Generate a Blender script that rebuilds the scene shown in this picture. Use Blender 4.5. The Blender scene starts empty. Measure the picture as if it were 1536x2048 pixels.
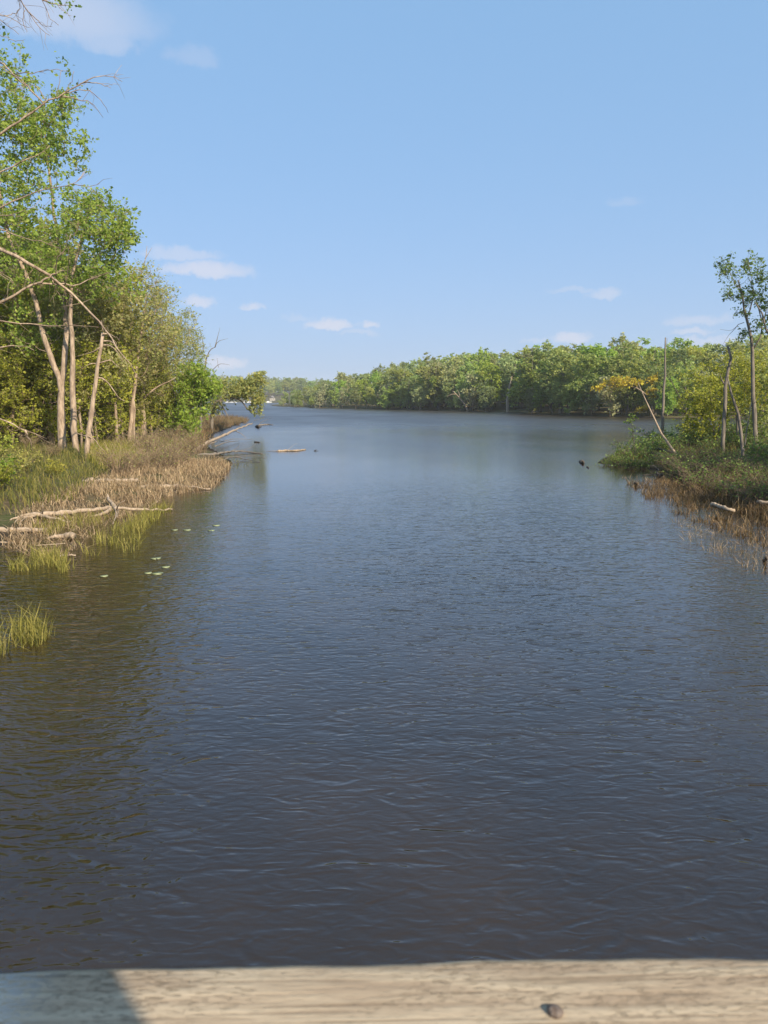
import bpy, math, random
import numpy as np
from mathutils import Vector

# ------------------------------------------------------------------ camera
S = bpy.context.scene
COL = S.collection
R = math.radians
F, CX, CY = 1538.0, 768.0, 1024.0          # focal length and centre in photograph pixels
PITCH = R(8.4)
CAMZ = 4.0
cam_d = bpy.data.cameras.new('camera')
cam = bpy.data.objects.new('camera', cam_d)
COL.objects.link(cam)
cam.location = (0, 0, CAMZ)
cam.rotation_euler = (R(90) - PITCH, 0, 0)
cam_d.sensor_fit = 'VERTICAL'
cam_d.sensor_height = 36.0
cam_d.lens = 36.0 * F / 2048.0
cam_d.clip_start = 0.05
cam_d.clip_end = 20000
cam_d.dof.use_dof = True
cam_d.dof.focus_distance = 45.0
cam_d.dof.aperture_fstop = 14.0
S.camera = cam

# ------------------------------------------------------------------ light
SUN_AZ, SUN_EL = 142.0, 33.0               # degrees clockwise from the view direction (+Y); behind and right
SKY_STRENGTH = 0.104
sun_d = bpy.data.lights.new('sun', 'SUN')
sun_d.energy = 5.0
sun_d.angle = R(0.53)
sun_d.color = (1.0, 0.86, 0.66)
sun = bpy.data.objects.new('sun', sun_d)
COL.objects.link(sun)
to_sun = Vector((math.sin(R(SUN_AZ)) * math.cos(R(SUN_EL)), math.cos(R(SUN_AZ)) * math.cos(R(SUN_EL)), math.sin(R(SUN_EL))))
sun.rotation_euler = to_sun.to_track_quat('Z', 'Y').to_euler()
sun.location = to_sun * 60

S.view_settings.view_transform = 'Standard'
S.view_settings.look = 'None'
S.view_settings.exposure = 0.45
S.view_settings.gamma = 1.0
S.view_settings.use_curve_mapping = False
cy = S.cycles
cy.max_bounces = 6
cy.diffuse_bounces = 3
cy.glossy_bounces = 3
cy.transmission_bounces = 4
cy.transparent_max_bounces = 6
cy.volume_bounces = 0
cy.sample_clamp_indirect = 6.0
cy.caustics_reflective = False
cy.caustics_refractive = False


# ------------------------------------------------------------------ pixel <-> place
def ray(px, py):
    u, v = (px - CX) / F, (CY - py) / F
    return np.array([u, math.cos(PITCH) + v * math.sin(PITCH), -math.sin(PITCH) + v * math.cos(PITCH)])


def at(px, py, Y):
    """point seen at the pixel, Y metres ahead of the camera"""
    r = ray(px, py)
    return np.array([0, 0, CAMZ]) + r * (Y / r[1])


def gnd(px, py, z=0.0):
    """point seen at the pixel on the level z"""
    r = ray(px, py)
    return np.array([0, 0, CAMZ]) + r * ((z - CAMZ) / r[2])


# ------------------------------------------------------------------ world
W = bpy.data.worlds.new('World')
S.world = W
W.use_nodes = True
W.cycles.sampling_method = 'MANUAL'
W.cycles.sample_map_resolution = 256
wt = W.node_tree
wt.nodes.clear()


class NT:
    """small helper round a node tree"""
    def __init__(s, tree):
        s.t = tree

    def n(s, typ, **kw):
        nd = s.t.nodes.new(typ)
        for k, v in kw.items():
            setattr(nd, k, v)
        return nd

    def put(s, sock, val):
        if val is None:
            return
        if isinstance(val, bpy.types.NodeSocket):
            s.t.links.new(val, sock)
        else:
            sock.default_value = val

    def m(s, op, a, b=None, c=None, clamp=False):
        nd = s.n('ShaderNodeMath', operation=op)
        nd.use_clamp = clamp
        s.put(nd.inputs[0], a); s.put(nd.inputs[1], b); s.put(nd.inputs[2], c)
        return nd.outputs[0]

    def vm(s, op, a, b=None, scale=None):
        nd = s.n('ShaderNodeVectorMath', operation=op)
        s.put(nd.inputs[0], a); s.put(nd.inputs[1], b)
        if scale is not None:
            s.put(nd.inputs['Scale'], scale)
        return nd.outputs['Value'] if op in ('DOT_PRODUCT', 'LENGTH') else nd.outputs[0]

    def mapr(s, v, a, b, c=0.0, d=1.0, smooth=True):
        nd = s.n('ShaderNodeMapRange', interpolation_type='SMOOTHSTEP' if smooth else 'LINEAR')
        s.put(nd.inputs[0], v); s.put(nd.inputs[1], a); s.put(nd.inputs[2], b); s.put(nd.inputs[3], c); s.put(nd.inputs[4], d)
        return nd.outputs[0]

    def noise(s, vec, scale, detail=2.0, rough=0.5, dist=0.0, dims='3D', color=False):
        nd = s.n('ShaderNodeTexNoise', noise_dimensions=dims)
        s.put(nd.inputs['Vector'], vec)
        nd.inputs['Scale'].default_value = scale
        nd.inputs['Detail'].default_value = detail
        nd.inputs['Roughness'].default_value = rough
        nd.inputs['Distortion'].default_value = dist
        return nd.outputs['Color' if color else 0]

    def mapping(s, vec, rot=(0, 0, 0), scale=(1, 1, 1), loc=(0, 0, 0)):
        nd = s.n('ShaderNodeMapping')
        s.put(nd.inputs['Vector'], vec)
        nd.inputs['Rotation'].default_value = rot
        nd.inputs['Scale'].default_value = scale
        nd.inputs['Location'].default_value = loc
        return nd.outputs[0]

    def mix(s, fac, a, b, typ='MIX'):
        nd = s.n('ShaderNodeMix', data_type='RGBA', blend_type=typ)
        s.put(nd.inputs['Factor'], fac)
        s.put(nd.inputs[6], a if isinstance(a, bpy.types.NodeSocket) else (*a, 1))
        s.put(nd.inputs[7], b if isinstance(b, bpy.types.NodeSocket) else (*b, 1))
        return nd.outputs[2]

    def ramp(s, fac, stops):
        nd = s.n('ShaderNodeValToRGB')
        el = nd.color_ramp.elements
        while len(el) < len(stops):
            el.new(0.5)
        for e, (p, c) in zip(el, stops):
            e.position = p
            e.color = (*c, 1)
        s.put(nd.inputs[0], fac)
        return nd.outputs[0]


w = NT(wt)
sky = w.n('ShaderNodeTexSky', sky_type='NISHITA')
sky.sun_disc = False
sky.sun_elevation = R(SUN_EL)
sky.sun_rotation = R(SUN_AZ)
sky.altitude = 200
sky.air_density = 0.5
sky.dust_density = 3.0
sky.ozone_density = 4.0
tc = w.n('ShaderNodeTexCoord')
sp = w.n('ShaderNodeSeparateXYZ')
wt.links.new(tc.outputs['Generated'], sp.inputs[0])
nz = w.noise(tc.outputs['Generated'], 55.0, 6.0, 0.62, color=True)
spn = w.n('ShaderNodeSeparateColor')
wt.links.new(nz, spn.inputs[0])
az = w.m('ADD', w.m('ARCTAN2', sp.outputs[0], sp.outputs[1]), w.m('MULTIPLY_ADD', spn.outputs[0], 0.040, -0.020))
el = w.m('ADD', w.m('ARCSINE', sp.outputs[2]), w.m('MULTIPLY_ADD', spn.outputs[1], 0.024, -0.012))
# clouds: (azimuth, elevation, half width, half height, density); the ones in view, then the same kind all round the sky
clouds = []
for px, py, hw, hh, s_ in [(365, 510, 85, 17, .5), (412, 543, 105, 22, .8), (400, 606, 44, 16, .75), (505, 616, 27, 12, .7),
                           (662, 651, 52, 15, .85), (738, 652, 26, 11, .8), (1142, 680, 42, 17, .75), (1212, 590, 36, 11, .5),
                           (1395, 642, 70, 14, .45), (1385, 665, 45, 9, .6), (1420, 683, 80, 9, .5), (1150, 582, 55, 8, .3),
                           (718, 667, 46, 7, .35), (597, 637, 40, 8, .25), (110, 30, 190, 70, .55), (215, 85, 60, 36, .4),
                           (388, 118, 55, 24, .22), (1070, 682, 30, 7, .35), (450, 727, 46, 20, .8), (1250, 405, 40, 12, .18)]:
    r_ = ray(px, py)
    a_ = math.atan2(r_[0], r_[1])
    e_ = math.asin(r_[2] / np.linalg.norm(r_))
    clouds.append((a_, e_, hw / F * 0.82, hh / F * 0.85, s_))
rc = random.Random(5)
for k in range(16):
    a_ = rc.uniform(0.62, 2 * math.pi - 0.62)
    a_ = a_ if a_ < math.pi else a_ - 2 * math.pi
    clouds.append((a_, rc.uniform(0.06, 0.6), rc.uniform(.03, .10), rc.uniform(.01, .025), rc.uniform(.3, .8)))
acc = None
for a_, e_, hw, hh, s_ in clouds:
    u = w.m('MULTIPLY_ADD', az, 1 / hw, -a_ / hw)
    v = w.m('MULTIPLY_ADD', el, 1 / hh, -e_ / hh)
    v = w.m('MAXIMUM', v, w.m('MULTIPLY', v, -1.7))
    d2 = w.m('MULTIPLY_ADD', v, v, w.m('MULTIPLY', u, u))
    f_ = w.mapr(d2, 1.7, 0.0, 0.0, s_ * 0.85)
    acc = f_ if acc is None else w.m('MAXIMUM', acc, f_)
# an even bright summer haze lies over the whole sky
veil = w.mix(0.55, sky.outputs[0], (0.39 / 0.14, 0.73 / 0.14, 1.17 / 0.14))
low = w.m('MULTIPLY', w.m('EXPONENT', w.m('MULTIPLY', w.m('MAXIMUM', sp.outputs[2], 0.0), -7.0)), 0.85)
veil = w.mix(low, veil, (0.55 / 0.14, 0.65 / 0.14, 0.81 / 0.14))
cl = w.mix(acc, veil, (0.74 / 0.14, 0.75 / 0.14, 0.85 / 0.14))
bg = w.n('ShaderNodeBackground')
bg.inputs['Strength'].default_value = SKY_STRENGTH
wt.links.new(cl, bg.inputs['Color'])
wo = w.n('ShaderNodeOutputWorld')
wt.links.new(bg.outputs[0], wo.inputs['Surface'])


# ------------------------------------------------------------------ materials
def new_mat(name):
    m = bpy.data.materials.new(name)
    m.use_nodes = True
    m.node_tree.nodes.clear()
    t = NT(m.node_tree)
    out = t.n('ShaderNodeOutputMaterial')
    return m, t, out


def principled(t, out, color, rough=0.8, spec=0.3, normal=None):
    p = t.n('ShaderNodeBsdfPrincipled')
    t.put(p.inputs['Base Color'], color if isinstance(color, bpy.types.NodeSocket) else (*color, 1))
    t.put(p.inputs['Roughness'], rough)
    p.inputs['Specular IOR Level'].default_value = spec
    if normal is not None:
        t.put(p.inputs['Normal'], normal)
    t.t.links.new(p.outputs[0], out.inputs['Surface'])
    return p


def bump(t, h, strength=0.5, dist=0.02):
    b = t.n('ShaderNodeBump')
    t.put(b.inputs['Height'], h)
    b.inputs['Strength'].default_value = strength
    b.inputs['Distance'].default_value = dist
    return b.outputs[0]


def leaf_mat(name, stops, trans=0.4, obj_var=0.0, rough=0.55):
    m, t, out = new_mat(name)
    a = t.n('ShaderNodeAttribute', attribute_name='tint')
    col = t.ramp(a.outputs['Fac'], stops)
    if obj_var:
        oi = t.n('ShaderNodeObjectInfo')
        hs = t.n('ShaderNodeHueSaturation')
        t.put(hs.inputs['Hue'], t.m('MULTIPLY_ADD', oi.outputs['Random'], 0.06 * obj_var, 0.5 - 0.046 * obj_var))
        r2 = t.m('FRACT', t.m('MULTIPLY', oi.outputs['Random'], 7.31))
        r3 = t.m('FRACT', t.m('MULTIPLY', oi.outputs['Random'], 17.77))
        t.put(hs.inputs['Saturation'], t.m('MULTIPLY_ADD', r2, 0.45 * obj_var, 1 - 0.3 * obj_var))
        t.put(hs.inputs['Value'], t.m('MULTIPLY_ADD', r3, 0.55 * obj_var, 1 - 0.28 * obj_var))
        t.put(hs.inputs['Color'], col)
        col = hs.outputs[0]
    p = t.n('ShaderNodeBsdfPrincipled')
    t.put(p.inputs['Base Color'], col)
    p.inputs['Roughness'].default_value = rough
    p.inputs['Specular IOR Level'].default_value = 0.25
    tr = t.n('ShaderNodeBsdfTranslucent')
    t.put(tr.inputs['Color'], t.mix(1.0, col, (1.25, 1.15, 0.55), 'MULTIPLY'))
    mx = t.n('ShaderNodeMixShader')
    mx.inputs[0].default_value = trans
    t.t.links.new(p.outputs[0], mx.inputs[1])
    t.t.links.new(tr.outputs[0], mx.inputs[2])
    t.t.links.new(mx.outputs[0], out.inputs['Surface'])
    return m


def bark_mat(name, dark, light, patch=None, scale=1.0):
    m, t, out = new_mat(name)
    tc_ = t.n('ShaderNodeTexCoord')
    v = t.mapping(tc_.outputs['Object'], scale=(9 * scale, 9 * scale, 1.6 * scale))
    n1 = t.noise(v, 1.0, 4, 0.65)
    n2 = t.noise(tc_.outputs['Object'], 0.9 * scale, 3, 0.6)
    c = t.ramp(n1, [(0.28, dark), (0.62, light)])
    if patch:
        c = t.mix(t.mapr(n2, 0.48, 0.66), c, patch)
    principled(t, out, c, 0.9, 0.15, bump(t, n1, 0.6, 0.03))
    return m


def plain_mat(name, c1, c2, scale=6.0, rough=0.85, obj_var=False):
    m, t, out = new_mat(name)
    tc_ = t.n('ShaderNodeTexCoord')
    n1 = t.noise(tc_.outputs['Object'], scale, 4, 0.6)
    c = t.mix(t.mapr(n1, 0.3, 0.7), c1, c2)
    principled(t, out, c, rough, 0.2, bump(t, n1, 0.4, 0.02))
    return m


def blade_mat(name, stops, trans=0.3):
    return leaf_mat(name, stops, trans, 0.0, 0.6)


M = {}
M['bark_tan'] = bark_mat('bark_tan', (0.13, 0.09, 0.06), (0.48, 0.37, 0.265), (0.27, 0.20, 0.145))
M['bark_grey'] = bark_mat('bark_grey', (0.10, 0.085, 0.07), (0.25, 0.215, 0.175), (0.18, 0.155, 0.125))
M['bark_dark'] = bark_mat('bark_dark', (0.045, 0.038, 0.03), (0.13, 0.11, 0.09))
M['dead_wood'] = bark_mat('dead_wood', (0.18, 0.135, 0.095), (0.46, 0.36, 0.26), (0.36, 0.28, 0.20), 1.6)
M['twig_tan'] = plain_mat('twig_tan', (0.20, 0.14, 0.085), (0.34, 0.25, 0.16), 3.0)
M['twig_brown'] = plain_mat('twig_brown', (0.10, 0.075, 0.05), (0.20, 0.15, 0.10), 3.0)
M['leaf_green'] = leaf_mat('leaf_green', [(0, (0.150, 0.230, 0.035)), (0.5, (0.260, 0.370, 0.060)), (1, (0.420, 0.510, 0.100))], 0.48)
M['leaf_yellow_green'] = leaf_mat('leaf_yellow_green', [(0, (0.190, 0.220, 0.030)), (0.5, (0.340, 0.370, 0.050)), (1, (0.550, 0.540, 0.080))], 0.45)
M['leaf_olive'] = leaf_mat('leaf_olive', [(0, (0.22, 0.27, 0.085)), (0.5, (0.37, 0.41, 0.13)), (1, (0.53, 0.48, 0.17))], 0.45)
M['leaf_bright'] = leaf_mat('leaf_bright', [(0, (0.17, 0.27, 0.035)), (0.5, (0.26, 0.38, 0.05)), (1, (0.40, 0.50, 0.08))], 0.45)
M['leaf_gold'] = leaf_mat('leaf_gold', [(0, (0.290, 0.246, 0.029)), (0.5, (0.609, 0.450, 0.043)), (1, (0.620, 0.609, 0.065))], 0.4)
M['leaf_sapling'] = leaf_mat('leaf_sapling', [(0, (0.080, 0.145, 0.032)), (0.5, (0.145, 0.225, 0.051)), (1, (0.275, 0.362, 0.087))], 0.35)
M['leaf_wood'] = leaf_mat('leaf_wood', [(0, (0.180, 0.220, 0.040)), (0.5, (0.290, 0.340, 0.060)), (1, (0.450, 0.460, 0.100))], 0.48, 0.85)
M['leaf_far'] = leaf_mat('leaf_far', [(0, (0.180, 0.270, 0.070)), (0.5, (0.300, 0.410, 0.110)), (1, (0.440, 0.520, 0.150))], 0.42, 1.0)
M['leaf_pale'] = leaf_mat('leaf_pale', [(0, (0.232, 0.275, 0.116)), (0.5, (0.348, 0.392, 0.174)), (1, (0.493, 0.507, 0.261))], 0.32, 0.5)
M['reed_tan'] = blade_mat('reed_tan', [(0, (0.18, 0.12, 0.075)), (0.5, (0.42, 0.30, 0.18)), (1, (0.60, 0.46, 0.29))])
M['reed_brown'] = blade_mat('reed_brown', [(0, (0.07, 0.045, 0.025)), (0.5, (0.19, 0.125, 0.065)), (1, (0.36, 0.25, 0.13))])
M['grass_yellow'] = blade_mat('grass_yellow', [(0, (0.15, 0.155, 0.035)), (0.5, (0.30, 0.28, 0.06)), (1, (0.50, 0.42, 0.14))], 0.4)
M['grass_green'] = blade_mat('grass_green', [(0, (0.10, 0.12, 0.03)), (0.5, (0.20, 0.20, 0.05)), (1, (0.34, 0.28, 0.09))], 0.4)
M['white_paint'] = plain_mat('white_paint', (0.72, 0.72, 0.70), (0.8, 0.8, 0.78), 2.0, 0.5)
M['house_wall'] = plain_mat('house_wall', (0.40, 0.37, 0.31), (0.48, 0.44, 0.38), 2.0, 0.8)
M['roof_grey'] = plain_mat('roof_grey', (0.16, 0.15, 0.15), (0.24, 0.23, 0.22), 2.0)
M['window_glass'] = plain_mat('window_glass', (0.03, 0.04, 0.05), (0.05, 0.06, 0.07), 2.0, 0.1)
M['boat_blue'] = plain_mat('boat_blue', (0.08, 0.13, 0.25), (0.10, 0.16, 0.3), 2.0, 0.4)
M['lily'] = plain_mat('lily', (0.20, 0.24, 0.10), (0.34, 0.36, 0.20), 8.0, 0.35)

# ground
m, t, out = new_mat('ground')
geo = t.n('ShaderNodeNewGeometry')
n1 = t.noise(geo.outputs['Position'], 0.35, 5, 0.6)
n2 = t.noise(geo.outputs['Position'], 5.0, 5, 0.7)
sx = t.n('ShaderNodeSeparateXYZ')
t.t.links.new(geo.outputs['Position'], sx.inputs[0])
c = t.mix(t.mapr(n1, 0.40, 0.60), (0.10, 0.075, 0.04), (0.07, 0.085, 0.025))
c = t.mix(t.mapr(n2, 0.45, 0.7), c, (0.17, 0.125, 0.075))
c = t.mix(t.mapr(sx.outputs[2], 0.02, 0.16), (0.035, 0.026, 0.017), c)
principled(t, out, c, 0.95, 0.15, bump(t, n2, 0.8, 0.08))
M['ground'] = m

# water: wave slopes taken from a height field by finite differences, so they hold at any distance
hg = bpy.data.node_groups.new('ripple_height', 'ShaderNodeTree')
hg.interface.new_socket('P', in_out='INPUT', socket_type='NodeSocketVector')
hg.interface.new_socket('H', in_out='OUTPUT', socket_type='NodeSocketFloat')
g = NT(hg)
gi = g.n('NodeGroupInput'); go = g.n('NodeGroupOutput')
P_ = gi.outputs[0]
ha = g.noise(g.mapping(P_, rot=(0, 0, R(9)), scale=(3.6, 7.8, 1)), 1.0, 1.5, 0.5, 0.5, '2D')
hb = g.noise(g.mapping(P_, rot=(0, 0, R(-27)), scale=(4.6, 10.5, 1), loc=(7, 3, 0)), 1.0, 1.0, 0.5, 0.3, '2D')
hc = g.noise(g.mapping(P_, rot=(0, 0, R(30)), scale=(0.9, 2.3, 1), loc=(1, 9, 0)), 1.0, 1.0, 0.5, 0.2, '2D')
def ridge(h_):
    c_ = g.m('MULTIPLY_ADD', h_, 4.0, -2.0)
    return g.m('SUBTRACT', 1.0, g.m('SQRT', g.m('MULTIPLY_ADD', c_, c_, 0.05)))


rid = ridge(ha)
hd = g.noise(g.mapping(P_, rot=(0, 0, R(-13)), scale=(1.9, 4.4, 1), loc=(4, 2, 0)), 1.0, 1.0, 0.5, 0.6, '2D')
rid2 = ridge(hd)
hsum = g.m('MULTIPLY_ADD', rid, 0.0042, g.m('MULTIPLY_ADD', hb, 0.0075, g.m('MULTIPLY_ADD', hc, 0.008, g.m('MULTIPLY_ADD', rid2, 0.0068, g.m('MULTIPLY', hd, 0.008)))))
hg.links.new(hsum, go.inputs[0])

m, t, out = new_mat('lake_water')
geo = t.n('ShaderNodeNewGeometry')
pos = geo.outputs['Position']
EPS = 0.012


def hgt(off):
    nd = t.n('ShaderNodeGroup')
    nd.node_tree = hg
    t.put(nd.inputs[0], t.vm('ADD', pos, off) if off else pos)
    return nd.outputs[0]


h0, hx, hy = hgt(None), hgt((EPS, 0, 0)), hgt((0, EPS, 0))
sx = t.n('ShaderNodeSeparateXYZ')
t.t.links.new(pos, sx.inputs[0])
# breeze: sheltered inlet is calmer in its middle reach, the open lake is ruffled; patches drift over both
patch = t.noise(t.mapping(pos, scale=(0.05, 0.022, 1)), 1.0, 3, 0.6)
gust = t.mapr(patch, 0.3, 0.7, 0.6, 1.3)
amp = t.m('MULTIPLY', t.mapr(sx.outputs[1], 7.0, 46.0, 1.2, 0.10), gust)
fine = t.m('ADD', t.mapr(sx.outputs[1], 10.0, 70.0, 0.04, 0.20), t.mapr(sx.outputs[1], 85.0, 150.0, 0.0, 0.16))   # ripples too small to see
k = t.m('MULTIPLY', amp, -1.0 / EPS)
sxn = t.m('MULTIPLY', t.m('SUBTRACT', hx, h0), k)
syn = t.m('MULTIPLY', t.m('SUBTRACT', hy, h0), k)
cv = t.n('ShaderNodeCombineXYZ')
t.put(cv.inputs[0], sxn); t.put(cv.inputs[1], syn); cv.inputs[2].default_value = 1.0
nrm = t.vm('NORMALIZE', cv.outputs[0])
murk = t.noise(pos, 0.25, 3, 0.6)
wc = t.mix(t.mapr(murk, 0.35, 0.65), (0.020, 0.0120, 0.0045), (0.031, 0.0185, 0.007))
p = principled(t, out, wc, t.m('MULTIPLY', fine, t.mapr(patch, 0.3, 0.7, 0.8, 1.15)), 0.75, nrm)
p.inputs['IOR'].default_value = 1.5
M['lake_water'] = m

# weathered rail board
m, t, out = new_mat('weathered_board')
tco = t.n('ShaderNodeTexCoord')
ob = tco.outputs['Object']
warp = t.noise(t.mapping(ob, scale=(3, 14, 14)), 1.0, 2, 0.5, color=True)
wv = t.vm('ADD', ob, t.vm('SCALE', t.vm('SUBTRACT', warp, (0.5, 0.5, 0.5)), scale=0.004))
g1 = t.noise(t.mapping(wv, scale=(5, 260, 260)), 1.0, 3, 0.6)
g2 = t.noise(t.mapping(wv, scale=(9, 75, 75)), 1.0, 3, 0.6)
sp1 = t.noise(t.mapping(ob, scale=(110, 480, 480)), 1.0, 4, 0.75)
sp2 = t.noise(t.mapping(ob, scale=(9, 26, 26)), 1.0, 3, 0.6)
c = t.mix(t.mapr(g2, 0.32, 0.68), (0.35, 0.265, 0.18), (0.49, 0.395, 0.275))
c = t.mix(t.m('MULTIPLY', t.mapr(g1, 0.52, 0.68), 0.65), c, (0.17, 0.12, 0.075))
spk = t.m('MULTIPLY', t.mapr(sp1, 0.50, 0.66), t.mapr(sp2, 0.38, 0.66, 0.15, 1.0))
c = t.mix(t.m('MULTIPLY', spk, 0.75), c, (0.23, 0.18, 0.12))
sxo = t.n('ShaderNodeSeparateXYZ')
t.t.links.new(ob, sxo.inputs[0])
pale_mottle = t.m('MULTIPLY', t.mapr(sp1, 0.42, 0.60), t.mapr(sxo.outputs[0], -0.19, -0.24))  # pale mottling over the left end of the board
c = t.mix(t.m('MULTIPLY', pale_mottle, 0.8), c, (0.66, 0.65, 0.62))
principled(t, out, c, 0.9, 0.15, bump(t, t.m('ADD', t.m('MULTIPLY', g1, -0.5), t.m('ADD', g2, t.m('MULTIPLY', spk, -0.6))), 0.7, 0.0025))
M['weathered_board'] = m
M['rust'] = plain_mat('rust', (0.12, 0.085, 0.065), (0.20, 0.165, 0.14), 300.0, 0.6)


# ------------------------------------------------------------------ mesh helpers
def mesh_np(name, V, faces, mat, tint=None, smooth=False):
    """faces: list of int arrays (n,3) or (n,4)"""
    V = np.asarray(V, dtype=np.float32)
    me = bpy.data.meshes.new(name)
    faces = [np.asarray(f, dtype=np.int32) for f in faces if len(f)]
    me.vertices.add(len(V))
    me.vertices.foreach_set('co', V.ravel())
    loops = np.concatenate([f.ravel() for f in faces])
    tot = np.concatenate([np.full(len(f), f.shape[1], dtype=np.int32) for f in faces])
    start = np.concatenate([[0], np.cumsum(tot)[:-1]]).astype(np.int32)
    me.loops.add(len(loops))
    me.loops.foreach_set('vertex_index', loops)
    me.polygons.add(len(tot))
    me.polygons.foreach_set('loop_start', start)
    me.polygons.foreach_set('loop_total', tot)
    if smooth:
        me.polygons.foreach_set('use_smooth', np.ones(len(tot), dtype=bool))
    if tint is not None:
        a = me.attributes.new('tint', 'FLOAT', 'FACE')
        a.data.foreach_set('value', np.asarray(tint, dtype=np.float32))
    me.materials.append(mat)
    me.update(calc_edges=True)
    return me


def link(name, data, parent=None, loc=None):
    o = bpy.data.objects.new(name, data)
    COL.objects.link(o)
    if parent is not None:
        o.parent = parent
    if loc is not None:
        o.location = [float(v) for v in loc]
    return o


def tag(o, label, cat=None, group=None, kind=None):
    o['label'] = label
    if cat:
        o['category'] = cat
    if group:
        o['group'] = group
    if kind:
        o['kind'] = kind
    return o


def thing(name, label, cat, loc=(0, 0, 0), group=None):
    return tag(link(name, None, None, loc), label, cat, group)


def dup(root, loc, rz=0.0, sc=1.0, label=None):
    r_ = root.copy()
    COL.objects.link(r_)
    r_.location = [float(v) for v in loc]
    r_.rotation_euler = (0, 0, rz)
    r_.scale = sc if hasattr(sc, '__len__') else (sc, sc, sc)
    if label:
        r_['label'] = label
    for ch in root.children:
        c_ = ch.copy()
        COL.objects.link(c_)
        c_.parent = r_
    return r_


class Tubes:
    """collects tapered tubes into one mesh"""
    def __init__(s):
        s.V, s.Q, s.n = [], [], 0

    def add(s, pts, rad, sides=6, cap=True, rough=0.0, rng=None):
        pts = np.asarray(pts, float)
        rad = np.asarray(rad, float)
        n = len(pts)
        tan = np.gradient(pts, axis=0)
        tan /= np.linalg.norm(tan, axis=1)[:, None] + 1e-9
        ref = np.array([0.31, 0.17, 0.93]) if abs(tan[:, 2]).mean() < 0.8 else np.array([0.97, 0.2, 0.1])
        a = np.cross(tan, ref)
        a /= np.linalg.norm(a, axis=1)[:, None] + 1e-9
        b = np.cross(tan, a)
        ang = np.arange(sides) * 2 * math.pi / sides
        rr = np.repeat(rad[:, None], sides, 1)
        if rough and rng is not None:
            rr = rr * (1 + rough * rng.standard_normal(rr.shape))
        ring = pts[:, None, :] + rr[:, :, None] * (np.cos(ang)[None, :, None] * a[:, None, :] + np.sin(ang)[None, :, None] * b[:, None, :])
        s.V.append(ring.reshape(-1, 3))
        i = np.arange(n - 1)[:, None] * sides
        j = np.arange(sides)[None, :]
        j2 = (j + 1) % sides
        q = np.stack([i + j, i + j2, i + sides + j2, i + sides + j], -1).reshape(-1, 4) + s.n
        s.Q.append(q)
        s.n += n * sides
        if cap and sides >= 4:
            for k_, base in ((0, s.n - n * sides), (n - 1, s.n - sides)):
                s.V.append(pts[k_][None])
                c_ = s.n
                s.n += 1
                jj = np.arange(sides)
                tri = np.stack([base + jj, base + (jj + 1) % sides, np.full(sides, c_), np.full(sides, c_)], -1)
                s.Q.append(tri[:, :3] if k_ else tri[:, [1, 0, 2]])

    def mesh(s, name, mat, smooth=True):
        qs = [q for q in s.Q if q.shape[1] == 4]
        ts = [q for q in s.Q if q.shape[1] == 3]
        fs = ([np.concatenate(qs)] if qs else []) + ([np.concatenate(ts)] if ts else [])
        return mesh_np(name, np.concatenate(s.V), fs, mat, None, smooth)


def spline(pts, n):
    """smooth resample of a path (Catmull-Rom) to n points"""
    p = np.asarray(pts, float)
    if len(p) == 2:
        return p[0] + (p[1] - p[0]) * np.linspace(0, 1, n)[:, None]
    q = np.vstack([2 * p[0] - p[1], p, 2 * p[-1] - p[-2]])
    seg = np.linalg.norm(np.diff(p, axis=0), axis=1)
    cum = np.concatenate([[0], np.cumsum(seg)])
    res = []
    for s_ in np.linspace(0, cum[-1], n):
        i = min(np.searchsorted(cum, s_, 'right') - 1, len(p) - 2)
        u = (s_ - cum[i]) / max(seg[i], 1e-9)
        a, b, c_, d = q[i], q[i + 1], q[i + 2], q[i + 3]
        res.append(0.5 * (2 * b + (c_ - a) * u + (2 * a - 5 * b + 4 * c_ - d) * u * u + (3 * b - a - 3 * c_ + d) * u ** 3))
    return np.array(res)


def leaves_mesh(name, C, size, mat, rng, tint=None, aspect=0.62, droop=0.25, jitter=0.35):
    """one folded four-cornered leaf at every point of C"""
    n = len(C)
    d = rng.standard_normal((n, 3))
    d[:, 2] = d[:, 2] * 0.6 - droop
    d /= np.linalg.norm(d, axis=1)[:, None]
    k_ = rng.standard_normal((n, 3))
    k_[:, 2] *= 0.35
    s_ = np.cross(d, k_)
    s_ /= np.linalg.norm(s_, axis=1)[:, None] + 1e-9
    up = np.cross(s_, d)
    L = size * np.exp(rng.normal(0, jitter, n))[:, None]
    Wd = L * aspect * 0.5
    fold = Wd * 0.45
    v0 = C
    v1 = C + d * L * 0.45 + s_ * Wd + up * fold
    v2 = C + d * L
    v3 = C + d * L * 0.45 - s_ * Wd + up * fold
    V = np.stack([v0, v1, v2, v3], 1).reshape(-1, 3)
    b = np.arange(n)[:, None] * 4
    Fc = np.concatenate([b + [0, 1, 2], b + [0, 2, 3]], 1).reshape(-1, 3)
    tt = rng.random(n) if tint is None else tint
    return mesh_np(name, V, [Fc], mat, np.repeat(tt, 2))


def ellipsoid_points(c, rad, n, rng, hollow=2.4):
    d = rng.standard_normal((n, 3))
    d /= np.linalg.norm(d, axis=1)[:, None]
    return c + d * (rng.random(n) ** (1 / hollow))[:, None] * rad


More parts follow.
